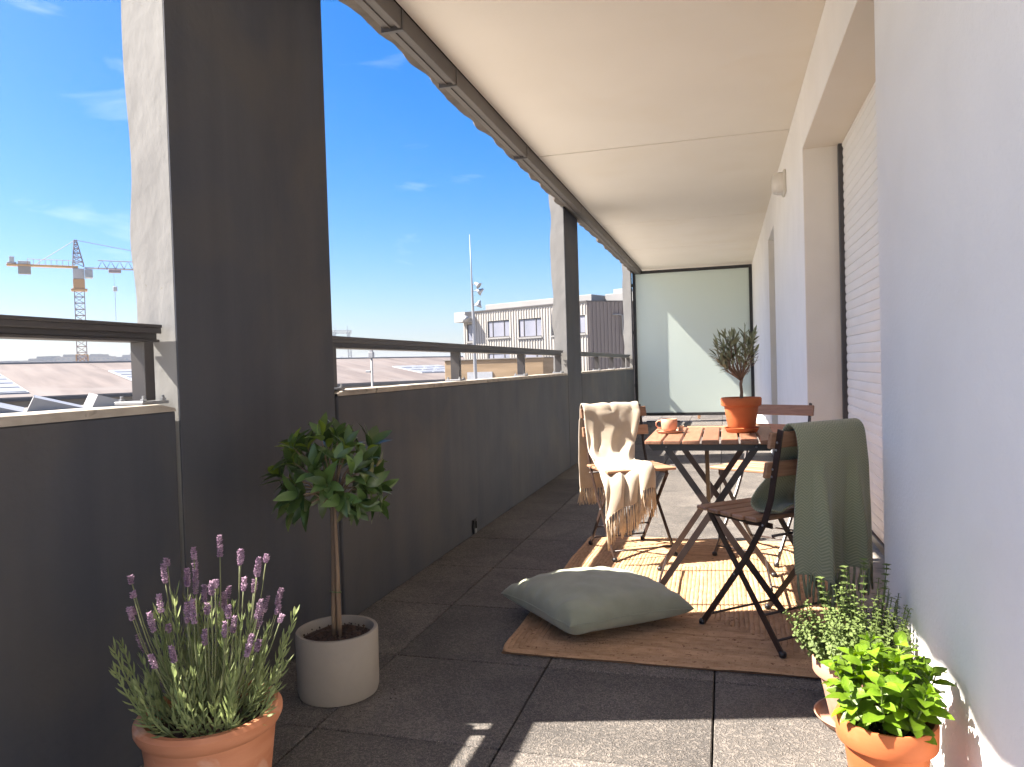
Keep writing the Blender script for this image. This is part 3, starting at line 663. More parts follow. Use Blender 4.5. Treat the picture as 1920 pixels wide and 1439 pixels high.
# ------------------------------------------------------------------ cushion
def cushion():
    n = 56; b = MB(); S = 0.270; T = 0.098
    def surf(u, v, top):
        e = (max(0.0, 1 - u ** 2) * max(0.0, 1 - v ** 2))
        t = T * e ** 0.33
        px = S * u * (1 - 0.06 * (1 - v * v)); py = S * v * (1 - 0.06 * (1 - u * u))
        nc = math.exp(-((u + 1) ** 2 + (v + 1) ** 2) / 0.10); px += 0.030 * nc; py += 0.030 * nc; t += 0.018 * math.exp(-((u + .86) ** 2 + (v + .86) ** 2) / 0.05) * min(1, e * 30)
        wr = 0.0075 * noise.noise(Vector((u * 4 + 3, v * 4, 1 if top else 9))) * min(1, e * 6)
        edge = (1 - e) ** 3
        wr += 0.0045 * edge * math.sin(22 * (u * v) + 6 * u) * min(1, e * 14)
        if top: zz = 0.078 + t * 1.0 + wr
        else:
            zz = 0.078 - t * 0.78; zz = max(zz, 0.004 + 0.004 * (1 - e))
        # corners lift and droop
        zz += 0.006 * (u * u * v * v) * 2 - 0.022 * (u * u * v * v)
        return (px, py, zz)
    def grid(top):
        k = len(b.v)
        for i in range(n + 1):
            for j in range(n + 1):
                u = math.sin((i / n - 0.5) * math.pi); v = math.sin((j / n - 0.5) * math.pi)
                b.v.append(surf(u, v, top))
        for i in range(n):
            for j in range(n):
                q = (k + i * (n + 1) + j, k + (i + 1) * (n + 1) + j, k + (i + 1) * (n + 1) + j + 1, k + i * (n + 1) + j + 1)
                b.f.append(q if top else q[::-1]); b.mi.append(0)
    grid(True); grid(False)
    cu = empty('floor_cushion', (-0.512, 2.845, 0.012), R(41), 'sage green square cushion lying on the front left corner of the rug', 'cushion')
    cu.rotation_euler = (R(-1.5), R(1.5), R(41))
    b.build('cover', M['cushion'], cu, smooth=True)
    pts = []
    for (au, av, bu, bv) in ((-1, -1, 1, -1), (1, -1, 1, 1), (1, 1, -1, 1), (-1, 1, -1, -1)):
        for i in range(24):
            t = math.sin((i / 24 - 0.5) * math.pi) / 2 + .5
            p = surf(au + (bu - au) * t, av + (bv - av) * t, True); pts.append((p[0] * 1.004, p[1] * 1.004, p[2]))
    pts.append(pts[0])
    sb = MB(); sb.tube(pts, 0.0022, 5, cap=False); sb.build('piping', M['cushion'], cu, smooth=True)
cushion()

# ------------------------------------------------------------------ throws
def spline(pts, n):
    P_ = [Vector(p) for p in pts]; out = []
    segs_ = len(P_) - 1
    for k in range(n + 1):
        t = k / n * segs_; i = min(int(t), segs_ - 1); f = t - i
        p0 = P_[max(i - 1, 0)]; p1 = P_[i]; p2 = P_[i + 1]; p3 = P_[min(i + 2, segs_)]
        out.append(0.5 * ((2 * p1) + (-p0 + p2) * f + (2 * p0 - 5 * p1 + 4 * p2 - p3) * f * f + (-p0 + 3 * p1 - 3 * p2 + p3) * f ** 3))
    return out
def throw(parent_loc, rz, pts, x_fn, fold_fn, nu, nv, m, fm, label, hems, name='throw'):
    """pts: (y,z) path; x_fn(s,v)->x; fold_fn(s,v)->(normal offset, along offset)"""
    path = spline([(0, y, z_) for y, z_ in pts], nu)
    L = [0]
    for a, q in zip(path[:-1], path[1:]): L.append(L[-1] + (q - a).length)
    tot = L[-1]
    o = empty('throw_blanket', parent_loc, R(rz), label, 'throw')
    me_v, me_f, uvs = [], [], []
    grid_ = []
    for i in range(nu + 1):
        s = L[i] / tot
        d = (path[min(i + 1, nu)] - path[max(i - 1, 0)]).normalized(); nrm = Vector((0, -d.z, d.y))
        row = []
        for j in range(nv + 1):
            v = j / nv
            off, dz = fold_fn(s, v, L[i], tot)
            p = path[i] + nrm * off; p.x = x_fn(s, v); p.z += dz
            row.append(p); me_v.append(tuple(p)); uvs.append((v * 0.34, L[i]))
        grid_.append(row)
    W = nv + 1
    for i in range(nu):
        for j in range(nv): me_f.append((i * W + j, i * W + j + 1, (i + 1) * W + j + 1, (i + 1) * W + j))
    me = bpy.data.meshes.new('fabric'); me.from_pydata(me_v, [], me_f); me.materials.append(m)
    me.polygons.foreach_set('use_smooth', [True] * len(me_f))
    ul = me.uv_layers.new(name='UVMap')
    for li, lp in enumerate(me.loops): ul.data[li].uv = (uvs[lp.vertex_index][0] * 3.0, uvs[lp.vertex_index][1] * 3.0)
    fo = link('fabric', me, o)
    md = fo.modifiers.new('thick', 'SOLIDIFY'); md.thickness = 0.006; md.offset = 0
    rr = random.Random(5)
    for (end, cnt, length, rad, strands) in hems:
        row = grid_[-1] if end else grid_[0]; prow = grid_[-2] if end else grid_[1]
        for k in range(cnt):
            v = (k + 0.5) / cnt * nv; j = int(v); f = v - j
            p = row[j].lerp(row[min(j + 1, nv)], f)
            b = MB()
            for q in range(strands):
                sx, sy = rr.uniform(-1, 1) * rad * (1.5 if strands > 1 else .2), rr.uniform(-1, 1) * rad * (1.2 if strands > 1 else .2)
                ln = length * rr.uniform(0.8, 1.12); kk = rr.uniform(-1, 1) * 0.007; k2 = rr.uniform(-1, 1) * 0.007
                b.tube([(p.x, p.y, p.z + 0.006), (p.x + sx * .5, p.y + sy * .5, p.z - ln * .2), (p.x + sx + kk, p.y + sy + k2, p.z - ln * .6), (p.x + sx * 1.5 + kk * 1.7, p.y + sy * 1.5 + k2 * .6, p.z - ln)],
                       [rad * .9, rad * .85, rad, rad * .55] if strands == 1 else [rad * .8, rad * .55, rad * .5, rad * .25], 5)
            b.build('tassel', fm, o, smooth=True)
    return o

# cream throw: runs down the back, over the top slat, down the front, over the seat and off its front edge
def cream_x(s, v):
    xa = 0.180 + 0.040 * max(0, s - 0.45) / 0.55
    xb = -0.150 + 0.115 * max(0, min(1, (s - 0.45) / 0.30)) ** 1.2
    if s < 0.33: xa, xb = 0.184, -0.02 - 0.13 * (s / 0.33) ** 0.7
    return xa + (xb - xa) * v + 0.009 * math.sin(v * 17 + s * 7) * min(1, abs(s - .33) * 5)
def cream_f(s, v, l, tot):
    a = 0.0035 + 0.016 * min(1, abs(s - 0.34) * 2.5)
    off = a * math.sin(v * 10 + 2.6 * math.sin(s * 6) + s * 7) + 0.002 * math.sin(v * 23 + s * 12) + 0.020 * noise.noise(Vector((v * 3, s * 7, 2))) * min(1, abs(s - .34) * 4)
    if s > 0.45: off += 0.006 + 0.012 * noise.noise(Vector((v * 5, s * 11, 6)))
    dz = 0
    if s > 0.80: dz = -0.15 * (1 - v) ** 1.8 * ((s - 0.80) / 0.20) + 0.02 * math.sin(v * 9) * ((s - .8) / .2)
    if 0.58 < s < 0.80: dz = 0.010 * (1 + math.sin(v * 8 + s * 20)) * math.sin((s - .58) / .22 * math.pi)
    return abs(off) * 0.8 + 0.003, dz
throw((-0.50, 3.93, 0.012), 210,
      [(-0.245, 0.30), (-0.242, 0.45), (-0.236, 0.62), (-0.226, 0.73), (-0.205, 0.766), (-0.178, 0.735), (-0.150, 0.63), (-0.115, 0.53), (-0.05, 0.468), (0.05, 0.458), (0.15, 0.462), (0.20, 0.445), (0.222, 0.40), (0.232, 0.35)],
      cream_x, lambda s, v, l, t: ((-1 if False else 1) * cream_f(s, v, l, t)[0], cream_f(s, v, l, t)[1]), 110, 60, M['cream'], M['fringe'],
      'cream woollen throw with long fringe draped over the left chair', [(0, 24, 0.085, 0.0042, 4), (1, 26, 0.135, 0.0042, 5)])

def green_x(s, v):
    xa, xb = -0.125, 0.205
    if s < 0.42:                       # inside part, over the seat
        k = 1 - s / 0.42; xa += 0.0 * k; xb -= 0.10 * k
    else:
        k = (s - 0.42) / 0.58; xa += 0.012 * k; xb += 0.02 * k
    return xa + (xb - xa) * v + 0.010 * math.sin(v * 11 + 1.0)
def green_f(s, v, l, tot):
    if s > 0.58:
        k = (s - 0.58) / 0.42
        off = (0.001 + 0.034 * min(1, k * 1.4) ** 1.2) * math.sin(v * 12 + 0.5 + 0.8 * k) + (0.013 * k) * math.sin(v * 27 + 2 + k) + 0.004 * noise.noise(Vector((v * 4, s * 6, 0)))
        if v < 0.16: off += 0.022 * (1 - v / 0.16) * min(1, k * 3)
        dz = 0.0
        if k > 0.6: dz = -0.038 * (k - 0.6) / 0.4 * math.exp(-((v - 0.36) / 0.14) ** 2) 
        return off * 0.8, dz
    k = max(0, 1 - s / 0.45)
    return -0.010 * math.sin(v * 9) * min(1, k * 2), 0.0
throw((0.15, 2.83, 0.012), 42,
      [(-0.125, 0.475), (-0.055, 0.462), (-0.025, 0.485), (-0.050, 0.53), (-0.115, 0.60), (-0.150, 0.68), (-0.172, 0.742), (-0.200, 0.772), (-0.232, 0.748), (-0.242, 0.66), (-0.246, 0.52), (-0.250, 0.38), (-0.252, 0.275)],
      green_x, green_f, 120, 90, M['green'], M['gfringe'],
      'green herringbone throw with tassels hanging over the back of the right chair', [(1, 30, 0.085, 0.0048, 1)])

# ------------------------------------------------------------------ pots, cup
def pot_profile(rt, rb, h, wall_=0.009, band=0.26, lip=0.007):
    zb = h * (1 - band)
    rr_ = rb + (rt - lip - rb) * (1 - band)
    return [(rb * 0.96, 0.0), (rb, 0.003), (rr_, zb - 0.004), (rt - 0.002, zb), (rt, zb + 0.004), (rt + .001, h - 0.005), (rt - 0.002, h), (rt - wall_, h), (rt - wall_ - .002, h - .004), (rt - wall_ - 0.004, h * 0.84)]
def soil_disc(parent, r, z_, seed=0):
    b = MB(); rr = random.Random(seed); n = 22
    rings = 7
    b.v.append((0, 0, z_ + 0.004)); 
    for k in range(1, rings + 1):
        for j in range(n):
            t = 2 * math.pi * j / n; q = r * k / rings
            b.v.append((q * math.cos(t), q * math.sin(t), z_ + (0.006 * rr.uniform(-1, 1) if k < rings else -0.006)))
    for j in range(n): b.f.append((0, 1 + j, 1 + (j + 1) % n)); b.mi.append(0)
    for k in range(rings - 1):
        for j in range(n):
            a = 1 + k * n; c = 1 + (k + 1) * n
            b.f.append((a + j, c + j, c + (j + 1) % n, a + (j + 1) % n)); b.mi.append(0)
    s = b.build('soil', M['soil'], parent, smooth=False)
    cb = MB()
    for _ in range(170):
        t, q = rr.uniform(0, 6.28), r * math.sqrt(rr.random()) * 0.96; sz = rr.uniform(0.0015, 0.005)
        cx, cy = q * math.cos(t), q * math.sin(t); k = len(cb.v)
        for d in ((1, 0, 0), (-1, 0, 0), (0, 1, 0), (0, -1, 0), (0, 0, 1), (0, 0, -1)):
            cb.v.append((cx + d[0] * sz * rr.uniform(.6, 1.4), cy + d[1] * sz * rr.uniform(.6, 1.4), z_ + 0.004 + d[2] * sz))
        for f in ((0, 2, 4), (2, 1, 4), (1, 3, 4), (3, 0, 4), (2, 0, 5), (1, 2, 5), (3, 1, 5), (0, 3, 5)): cb.f.append(tuple(k + i for i in f)); cb.mi.append(0)
    tag(cb.build('crumbs', M['soil'], parent), kind='stuff')
def saucer(loc, r, m, label, h=0.022):
    b = MB(); b.lathe([(r * 0.80, 0), (r * 0.86, 0.002), (r * 0.97, h * .8), (r, h), (r * 0.965, h), (r * 0.90, h * .45), (r * 0.84, 0.006)], 48)
    o = b.build('saucer', m, smooth=True, loc=loc, angle=40)
    return tag(o, label, 'saucer')

def leaf_mesh(name, L, Wd, m, curl=0.15, fold=0.25, n=5, tipx=1.0, tooth=0.0):
    """leaf along +Y, face up +Z, petiole at the origin"""
    b = MB()
    for i in range(n + 1):
        t = i / n
        w_ = Wd / 2 * (math.sin(math.pi * min(1, t ** 0.85)) ** 0.75 if 0 < t < 1 else 0.04) * (1 + tooth * (1 if i % 2 else -1))
        z_ = curl * L * (t - t * t * 1.9)
        b.v += [(-w_, L * t, z_ + w_ * fold), (0, L * t * tipx, z_), (w_, L * t, z_ + w_ * fold)]
    for i in range(n):
        a = i * 3
        b.f += [(a, a + 1, a + 4, a + 3), (a + 1, a + 2, a + 5, a + 4)]; b.mi += [0, 0]
    return b.mesh(name, m, smooth=True)
def aim(pos, d, up, s):
    d = Vector(d).normalized(); up = Vector(up)
    x = d.cross(up); x = x.normalized() if x.length > 1e-3 else Vector((1, 0, 0)); z_ = x.cross(d)
    mt = Matrix((x * s, d * s, z_ * s)).transposed().to_4x4(); mt.translation = Vector(pos); return mt
def add_leaf(b, pos, d, up, L, Wd, curl=.1, fold=.3, n=3):
    d = Vector(d).normalized(); x = d.cross(Vector(up)); x = x.normalized() if x.length > 1e-3 else Vector((1, 0, 0)); z_ = x.cross(d)
    k = len(b.v); p = Vector(pos)
    for i in range(n + 1):
        t = i / n; w_ = Wd / 2 * (math.sin(math.pi * t) ** 0.7 if 0 < t < 1 else 0.05)
        c = p + d * (L * t) + z_ * (curl * L * (t - 1.6 * t * t))
        b.v += [tuple(c - x * w_ + z_ * w_ * fold), tuple(c), tuple(c + x * w_ + z_ * w_ * fold)]
    for i in range(n):
        a = k + i * 3; b.f += [(a, a + 1, a + 4, a + 3), (a + 1, a + 2, a + 5, a + 4)]; b.mi += [0, 0]

# olive tree on the table
ov = empty('potted_olive_tree', (0.066, 3.355, 0.712), label='small olive tree in an orange terracotta pot on the table', cat='potted plant')
one('pot', lambda b: b.lathe(pot_profile(0.084, 0.058, 0.128, 0.008, 0.27, 0.008), 48), M['terra'], ov, smooth=True, angle=35)
soil_disc(ov, 0.073, 0.112, 1)
rr = random.Random(21)
tr = MB(); tr.tube([(0, 0, 0.108), (0.003, 0, 0.15), (0.0, 0.002, 0.185), (0.004, 0, 0.205)], [0.0085, 0.0068, 0.0062, 0.007], 8)
tr.build('trunk', M['olivebark'], ov, smooth=True)
olm = leaf_mesh('leaf', 0.046, 0.0098, M['olive'], 0.12, 0.25, 4)
tips = []
for k in range(32):
    a = rr.uniform(0, 6.28); el = rr.uniform(0.05, 1.0) ** 0.8
    rad = 0.112 * math.sqrt(1 - (el * 0.8) ** 2) * rr.uniform(.75, 1.05)
    end = Vector((math.cos(a) * rad * 1.0, math.sin(a) * rad * 0.8, 0.250 + 0.160 * el + rr.uniform(-.015, .01)))
    mid = Vector((end.x * 0.50, end.y * 0.50, 0.215 + 0.30 * (end.z - 0.215))) + Vector([rr.uniform(-.012, .012) for _ in range(3)])
    b = MB(); b.tube([(0.003, 0, 0.200), mid * 0.5 + Vector((0, 0, 0.103)), mid, mid.lerp(end, .5) + Vector((0, 0, .006)), end], [0.0036, 0.003, 0.0022, 0.0015, 0.0008], 5)
    br = b.build('branch', M['olivebark'], ov, smooth=True)
    d = (end - mid).normalized(); nl = 9
    for i in range(nl):
        t = 0.25 + 0.75 * i / (nl - 1); p = mid.lerp(end, t)
        sd = d.cross(Vector((rr.uniform(-1, 1), rr.uniform(-1, 1), 0.3))).normalized() * (1 if i % 2 else -1)
        dd = d * rr.uniform(0.5, 1.0) + sd * rr.uniform(0.4, 0.9) + Vector((0, 0, 0.15))
        if i == nl - 1: dd = d + sd * 0.15
        link('leaf', olm, ov, mtx=aim(p, dd, (rr.uniform(-.4, .4), rr.uniform(-.4, .4), 1), rr.uniform(0.75, 1.25)))
tw = MB()
for k in range(26):
    a = rr.uniform(0, 6.28); r0 = rr.uniform(0.01, 0.06); p = Vector((math.cos(a) * r0, math.sin(a) * r0 * .8, rr.uniform(.225, .29)))
    q = p + Vector((rr.uniform(-.04, .04), rr.uniform(-.03, .03), rr.uniform(0.0, .05)))
    tw.tube([p, p.lerp(q, .5) + Vector((rr.uniform(-.01, .01), 0, 0)), q], [0.0012, 0.0012, 0.0008], 4)
tag(tw.build('twigs', M['olivebark'], ov, smooth=True), kind='stuff')
saucer((0.066, 3.355, 0.6905), 0.074, M['terra'], 'orange terracotta saucer under the olive pot on the table', 0.020)

cp = empty('coffee_cup', (-0.240, 3.335, 0.6985), label='blush pink stoneware cup with its handle to the left on the table', cat='cup')
one('body', lambda b: b.lathe([(0.024, 0), (0.029, 0.002), (0.0335, 0.012), (0.035, 0.03), (0.0352, 0.052), (0.0335, 0.053), (0.0325, 0.05), (0.031, 0.012), (0.012, 0.006)], 40), M['cup'], cp, smooth=True, angle=60)
hb = MB(); hb.tube([(-0.0335, 0, 0.043), (-0.046, 0, 0.045), (-0.056, 0, 0.037), (-0.057, 0, 0.025), (-0.049, 0, 0.014), (-0.033, 0, 0.012)], [0.0038, 0.0036, 0.0034, 0.0034, 0.0036, 0.004], 8)
hb.build('handle', M['cup'], cp, smooth=True)
one('coffee', lambda b: b.lathe([(0.001, 0.0425), (0.0324, 0.043)], 24, caps=False), M['soil'], cp)
so = saucer((-0.238, 3.335, 0.6905), 0.062, M['cup'], 'blush pink saucer under the cup on the table', 0.009)
bi = MB(); rr = random.Random(3)
for k in range(3):
    bi.lathe([(0.006, 0), (0.010, 0.002), (0.010, 0.008), (0.006, 0.010)], 10, (rr.uniform(-.008, .008), rr.uniform(-.008, .008), k * 0.0075))
tag(bi.build('biscuit', M['biscuit'], loc=(-0.188, 3.345, 0.6975), smooth=True, angle=50), 'little pile of sugared biscuits at the cup side of the saucer', 'biscuit')

# bay / ficus standard in the concrete planter
bp_ = empty('potted_standard_tree', (-1.185, 2.062, 0.0), label='small ball-headed tree with glossy dark leaves in a smooth grey cylinder pot', cat='potted plant')
one('pot', lambda b: b.lathe([(0.112, 0), (0.120, 0.004), (0.125, 0.02), (0.127, 0.194), (0.124, 0.20), (0.114, 0.20), (0.111, 0.196), (0.109, 0.165)], 56), M['stonepot'], bp_, smooth=True, angle=40)
soil_disc(bp_, 0.110, 0.176, 4)
rr = random.Random(11)
for (x0, y0, x1, y1) in ((-0.009, 0, -0.006, 0.006), (0.010, -0.004, 0.006, 0.0), (0.001, 0.012, 0.0, 0.008)):
    b = MB(); b.tube([(x0, y0, 0.165), (x0 * 1.05, y0, 0.26), (x1 * 1.3, y1, 0.38), (x1, y1, 0.50), (x1, y1, 0.60)], [0.0085, 0.0075, 0.0072, 0.0068, 0.005], 8)
    b.build('trunk', M['baytrunk'], bp_, smooth=True)
one('tie', lambda b: b.tube([(-.021, 0, .315), (0, -.016, .318), (.021, -0.002, .314), (.024, -.012, .322)], .0016, 5), M['bayleaf'], bp_)
bl = [leaf_mesh('leaf', 0.072, 0.029, M['bayleaf'], c_, f_, 5) for c_, f_ in ((0.18, .2), (0.3, .35), (0.05, .15))]
by = leaf_mesh('leaf', 0.056, 0.023, M['bayyoung'], 0.2, 0.4, 5)
cen = Vector((0, 0, 0.668)); cnt = 0
for k in range(41):
    g_ = (k + .5) / 41; zc = 1 - 1.72 * g_; a = k * 2.39996 + rr.uniform(-.3, .3); rad = math.sqrt(max(0, 1 - zc * zc)) if zc > -.72 else 0.7
    e = cen + Vector((math.cos(a) * rad * 0.150, math.sin(a) * rad * 0.150, zc * 0.150)) * rr.uniform(0.72, 1.08)
    b = MB(); b.tube([(0, 0, 0.58), cen.lerp(e, .45) - Vector((0, 0, .02)), e], [0.0035, 0.0025, 0.0015], 5); b.build('branch', M['baytrunk'], bp_, smooth=True)
    d = (e - cen).normalized(); d = (d + Vector((0, 0, 0.8 if zc > 0.1 else 0.15))).normalized()
    t1 = d.orthogonal().normalized(); t2 = d.cross(t1); n = 7
    for i in range(n):
        if cnt >= 290: break
        th = i * 2.4 + a; op = rr.uniform(0.30, 1.10)
        dd = d * math.cos(op) + (t1 * math.cos(th) + t2 * math.sin(th)) * math.sin(op)
        young = (zc > 0.45 and i < 3 and rr.random() < .8) or rr.random() < 0.05
        link('leaf', by if young else bl[rr.randrange(3)], bp_, mtx=aim(e - d * 0.010 * (i % 3), dd, d + Vector((rr.uniform(-.3, .3), rr.uniform(-.3, .3), .2)), rr.uniform(0.85, 1.3)))
        cnt += 1

# lavender
lv = empty('potted_lavender', (-1.062, 1.312, 0.0), label='flowering lavender in a wide muted terracotta pot at the lower left', cat='potted plant')
one('pot', lambda b: b.lathe([(0.096, 0), (0.102, 0.004), (0.133, 0.262), (0.141, 0.268), (0.147, 0.280), (0.147, 0.292), (0.140, 0.300), (0.129, 0.300), (0.125, 0.294), (0.120, 0.255)], 64, wob=0.004), M['terrab'], lv, smooth=True, angle=40)
soil_disc(lv, 0.123, 0.268, 8)
rr = random.Random(33)
for k in range(84):
    a = rr.uniform(0, 6.28); q = math.sqrt(rr.random()); base = Vector((math.cos(a) * q * 0.08, math.sin(a) * q * 0.08, 0.265))
    lean = 0.100 * q * rr.uniform(.5, 1.3); h = rr.uniform(0.10, 0.265) * (1.15 - 0.40 * q)
    end = base + Vector((math.cos(a) * lean, math.sin(a) * lean, h))
    mid = base.lerp(end, .5) + Vector((math.cos(a) * 0.012, math.sin(a) * .012, -.012 * q))
    path = spline([base, mid, end], 10)
    b = MB(); b.tube(path, [0.0016] * 11, 4); lsc = rr.uniform(0.8, 1.25)
    for i in range(2, 11):
        d = (path[i] - path[i - 1]).normalized(); o1 = d.orthogonal().normalized(); o2 = d.cross(o1)
        th = i * 1.57 + a
        for s in (0, 1):
            t_ = th + math.pi * s; opn = 0.75 - 0.035 * i
            dd = d * math.cos(opn) + (o1 * math.cos(t_) + o2 * math.sin(t_)) * math.sin(opn)
            add_leaf(b, path[i], dd, d, rr.uniform(0.030, 0.048) * (1 - .03 * i) * lsc, 0.0056, -0.12, .2, 3)
        if i == 10:
            for s in range(4): add_leaf(b, path[i], d + (o1 * math.cos(s * 1.57) + o2 * math.sin(s * 1.57)) * .25, o1, 0.024, 0.004, 0, .2, 3)
    b.build('leafy_shoot', M['lavleaf'], lv, smooth=True)
for k in range(48):
    a = rr.uniform(0, 6.28); q = math.sqrt(rr.random()); base = Vector((math.cos(a) * q * 0.06, math.sin(a) * q * 0.06, 0.30))
    lean = 0.105 * q; h = rr.uniform(0.14, 0.325) * (1.05 - 0.20 * q)
    end = base + Vector((math.cos(a) * lean, math.sin(a) * lean, h)); mid = base.lerp(end, .55) + Vector((math.cos(a) * .01, math.sin(a) * .01, 0))
    path = spline([base, mid, end], 8)
    b = MB(); b.tube(path, 0.0013, 4); st = b.build('flower_stalk', M['lavstem'], lv, smooth=True)
    d = (path[-1] - path[-3]).normalized(); o1 = d.orthogonal().normalized(); o2 = d.cross(o1)
    fb = MB(); L = rr.uniform(0.018, 0.056); nw = int(L / 0.0048)
    for i in range(nw):
        t = i / max(1, nw - 1); w_ = 0.0043 * (0.75 + 0.5 * math.sin(math.pi * (0.15 + t * .8)))
        for s in range(6):
            th = s * 1.047 + i * .6; c = path[-1] + d * (i * 0.0048) + (o1 * math.cos(th) + o2 * math.sin(th)) * w_ * .75
            r_ = 0.0022 * rr.uniform(.5, 1.6); kk = len(fb.v); ax = (d * .7 + (o1 * math.cos(th) + o2 * math.sin(th))).normalized(); y1 = ax.orthogonal().normalized(); y2 = ax.cross(y1)
            for v_ in (ax * 1.7, y1, y2, -y1, -y2, -ax): fb.v.append(tuple(c + v_ * r_))
            for f in ((0, 1, 2), (0, 2, 3), (0, 3, 4), (0, 4, 1), (5, 2, 1), (5, 3, 2), (5, 4, 3), (5, 1, 4)): fb.f.append(tuple(kk + z2 for z2 in f)); fb.mi.append(0)
    fb.build('flower_spike', M['lavflower'], st, smooth=False)

# oregano (behind) and mint (front) by the right wall
og = empty('potted_oregano', (0.337, 2.185, 0.0), label='bushy small-leaved oregano in a pale pink terracotta pot by the wall', cat='potted plant')
one('pot', lambda b: b.lathe([(x, z_ + 0.008) for x, z_ in pot_profile(0.121, 0.078, 0.172, 0.009, 0.25, 0.009)], 56), M['terrap'], og, smooth=True, angle=35)
soil_disc(og, 0.106, 0.160, 12)
saucer((0.335, 2.185, 0.001), 0.118, M['terrap'], 'pale pink saucer beneath the oregano pot', 0.022)
rr = random.Random(55)
def herb(parent, nstem, rbase, spread, h0, h1, z0, nodes, L0, Wd, m, stem_m, name='leafy_stem', ymax=None):
    for k in range(nstem):
        a = rr.uniform(0, 6.28); q = math.sqrt(rr.random()); base = Vector((math.cos(a) * q * rbase, math.sin(a) * q * rbase, z0))
        h = rr.uniform(h0, h1) * (1.06 - 0.42 * q * q); end = base + Vector((math.cos(a) * q * spread, math.sin(a) * q * spread, h))
        if end.x > 0.118: end.x = 0.118 - rr.random() * .02
        mid = base.lerp(end, .5) + Vector((math.cos(a) * .015 * q, math.sin(a) * .015 * q, 0))
        path = spline([base, mid, end], nodes)
        b = MB(); b.tube(path, 0.0012, 4); lb = b
        for i in range(2, nodes + 1):
            d = (path[i] - path[i - 1]).normalized(); o1 = d.orthogonal().normalized(); o2 = d.cross(o1); th = i * 1.57 + a
            sc_ = 1.0 - 0.45 * (i / nodes) ** 2
            for s in (0, 1):
                t_ = th + math.pi * s + rr.uniform(-.3, .3)
                dd = d * 0.35 + (o1 * math.cos(t_) + o2 * math.sin(t_)) + Vector((0, 0, -.1))
                add_leaf(lb, path[i], dd, d, L0 * sc_ * rr.uniform(.8, 1.2), Wd * sc_, .2, .3, 3)
        b.build(name, m, parent, smooth=True)
herb(og, 120, 0.075, 0.115, 0.12, 0.235, 0.160, 12, 0.0175, 0.0135, M['oreg'], None)
for k, (dx, dy, hh) in enumerate(((-0.10, -0.03, .235), (-0.035, 0.0, .26), (0.02, 0.03, .275), (0.075, 0.02, .265))):
    path = spline([(dx * .5, dy * .5, .17), (dx * .8, dy, .17 + hh * .5), (dx, dy, .165 + hh)], 14); b = MB(); b.tube(path, .0014, 4)
    for i in range(3, 15):
        for s in range(4):
            t_ = s * 1.57 + i * .8; add_leaf(b, path[i], Vector((math.cos(t_), math.sin(t_), .35)), (0, 0, 1), 0.0135, 0.011, .15, .3, 3)
    b.build('leafy_stem', M['oreg'], og, smooth=True)

mn = empty('potted_mint', (0.320, 1.752, 0.0), label='bright green mint in an orange terracotta pot at the lower right', cat='potted plant')
one('pot', lambda b: b.lathe([(x, z_ + 0.008) for x, z_ in pot_profile(0.101, 0.066, 0.212, 0.008, 0.25, 0.008)], 56), M['terra'], mn, smooth=True, angle=35)
soil_disc(mn, 0.089, 0.192, 14)
saucer((0.300, 1.752, 0.001), 0.112, M['terra'], 'orange terracotta saucer beneath the mint pot', 0.024)
ml = [leaf_mesh('leaf', 0.056, 0.034, M['mint'], c_, f_, 8, tooth=0.045) for c_, f_ in ((.15, .2), (.3, .3), (.05, .4))]
rr = random.Random(77); cnt = 0
for k in range(25):
    a = k * 2.4 + rr.uniform(-.4, .4); q = math.sqrt((k + .5) / 25); base = Vector((math.cos(a) * q * 0.045, math.sin(a) * q * 0.045, 0.19))
    h = rr.uniform(0.12, 0.19) * (1.1 - 0.45 * q); end = base + Vector((math.cos(a) * q * 0.075, math.sin(a) * q * 0.075, h))
    path = spline([base, base.lerp(end, .5) + Vector((math.cos(a) * .01, math.sin(a) * .01, 0)), end], 6)
    b = MB(); b.tube(path, 0.0017, 5); b.build('stem', M['mintstem'], mn, smooth=True)
    for i in (2, 3, 4, 5, 6):
        d = (path[i] - path[i - 1]).normalized(); o1 = d.orthogonal().normalized(); o2 = d.cross(o1)
        for s in (0, 1):
            th = i * 1.57 + a + math.pi * s + rr.uniform(-.35, .35); dd = d * (0.25 + .12 * i * .5) + (o1 * math.cos(th) + o2 * math.sin(th)) + Vector((0, 0, -.05))
            link('leaf', ml[rr.randrange(3)], mn, mtx=aim(path[i], dd, d + Vector((rr.uniform(-.3, .3), rr.uniform(-.3, .3), 0)), rr.uniform(.70, 1.15) * (0.95 if i < 6 else .7))); cnt += 1
    for s in range(2):
        th = s * 3.14 + a; link('leaf', ml[0], mn, mtx=aim(path[6], Vector((math.cos(th) * .5, math.sin(th) * .5, 1)), (math.cos(th), math.sin(th), 0.2), .42)); cnt += 1

# ------------------------------------------------------------------ the town beyond the parapet
def V2(p, d, t, n=None, s=0): return Vector((p[0] + d[0] * t + (n[0] * s if n else 0), p[1] + d[1] * t + (n[1] * s if n else 0), 0))

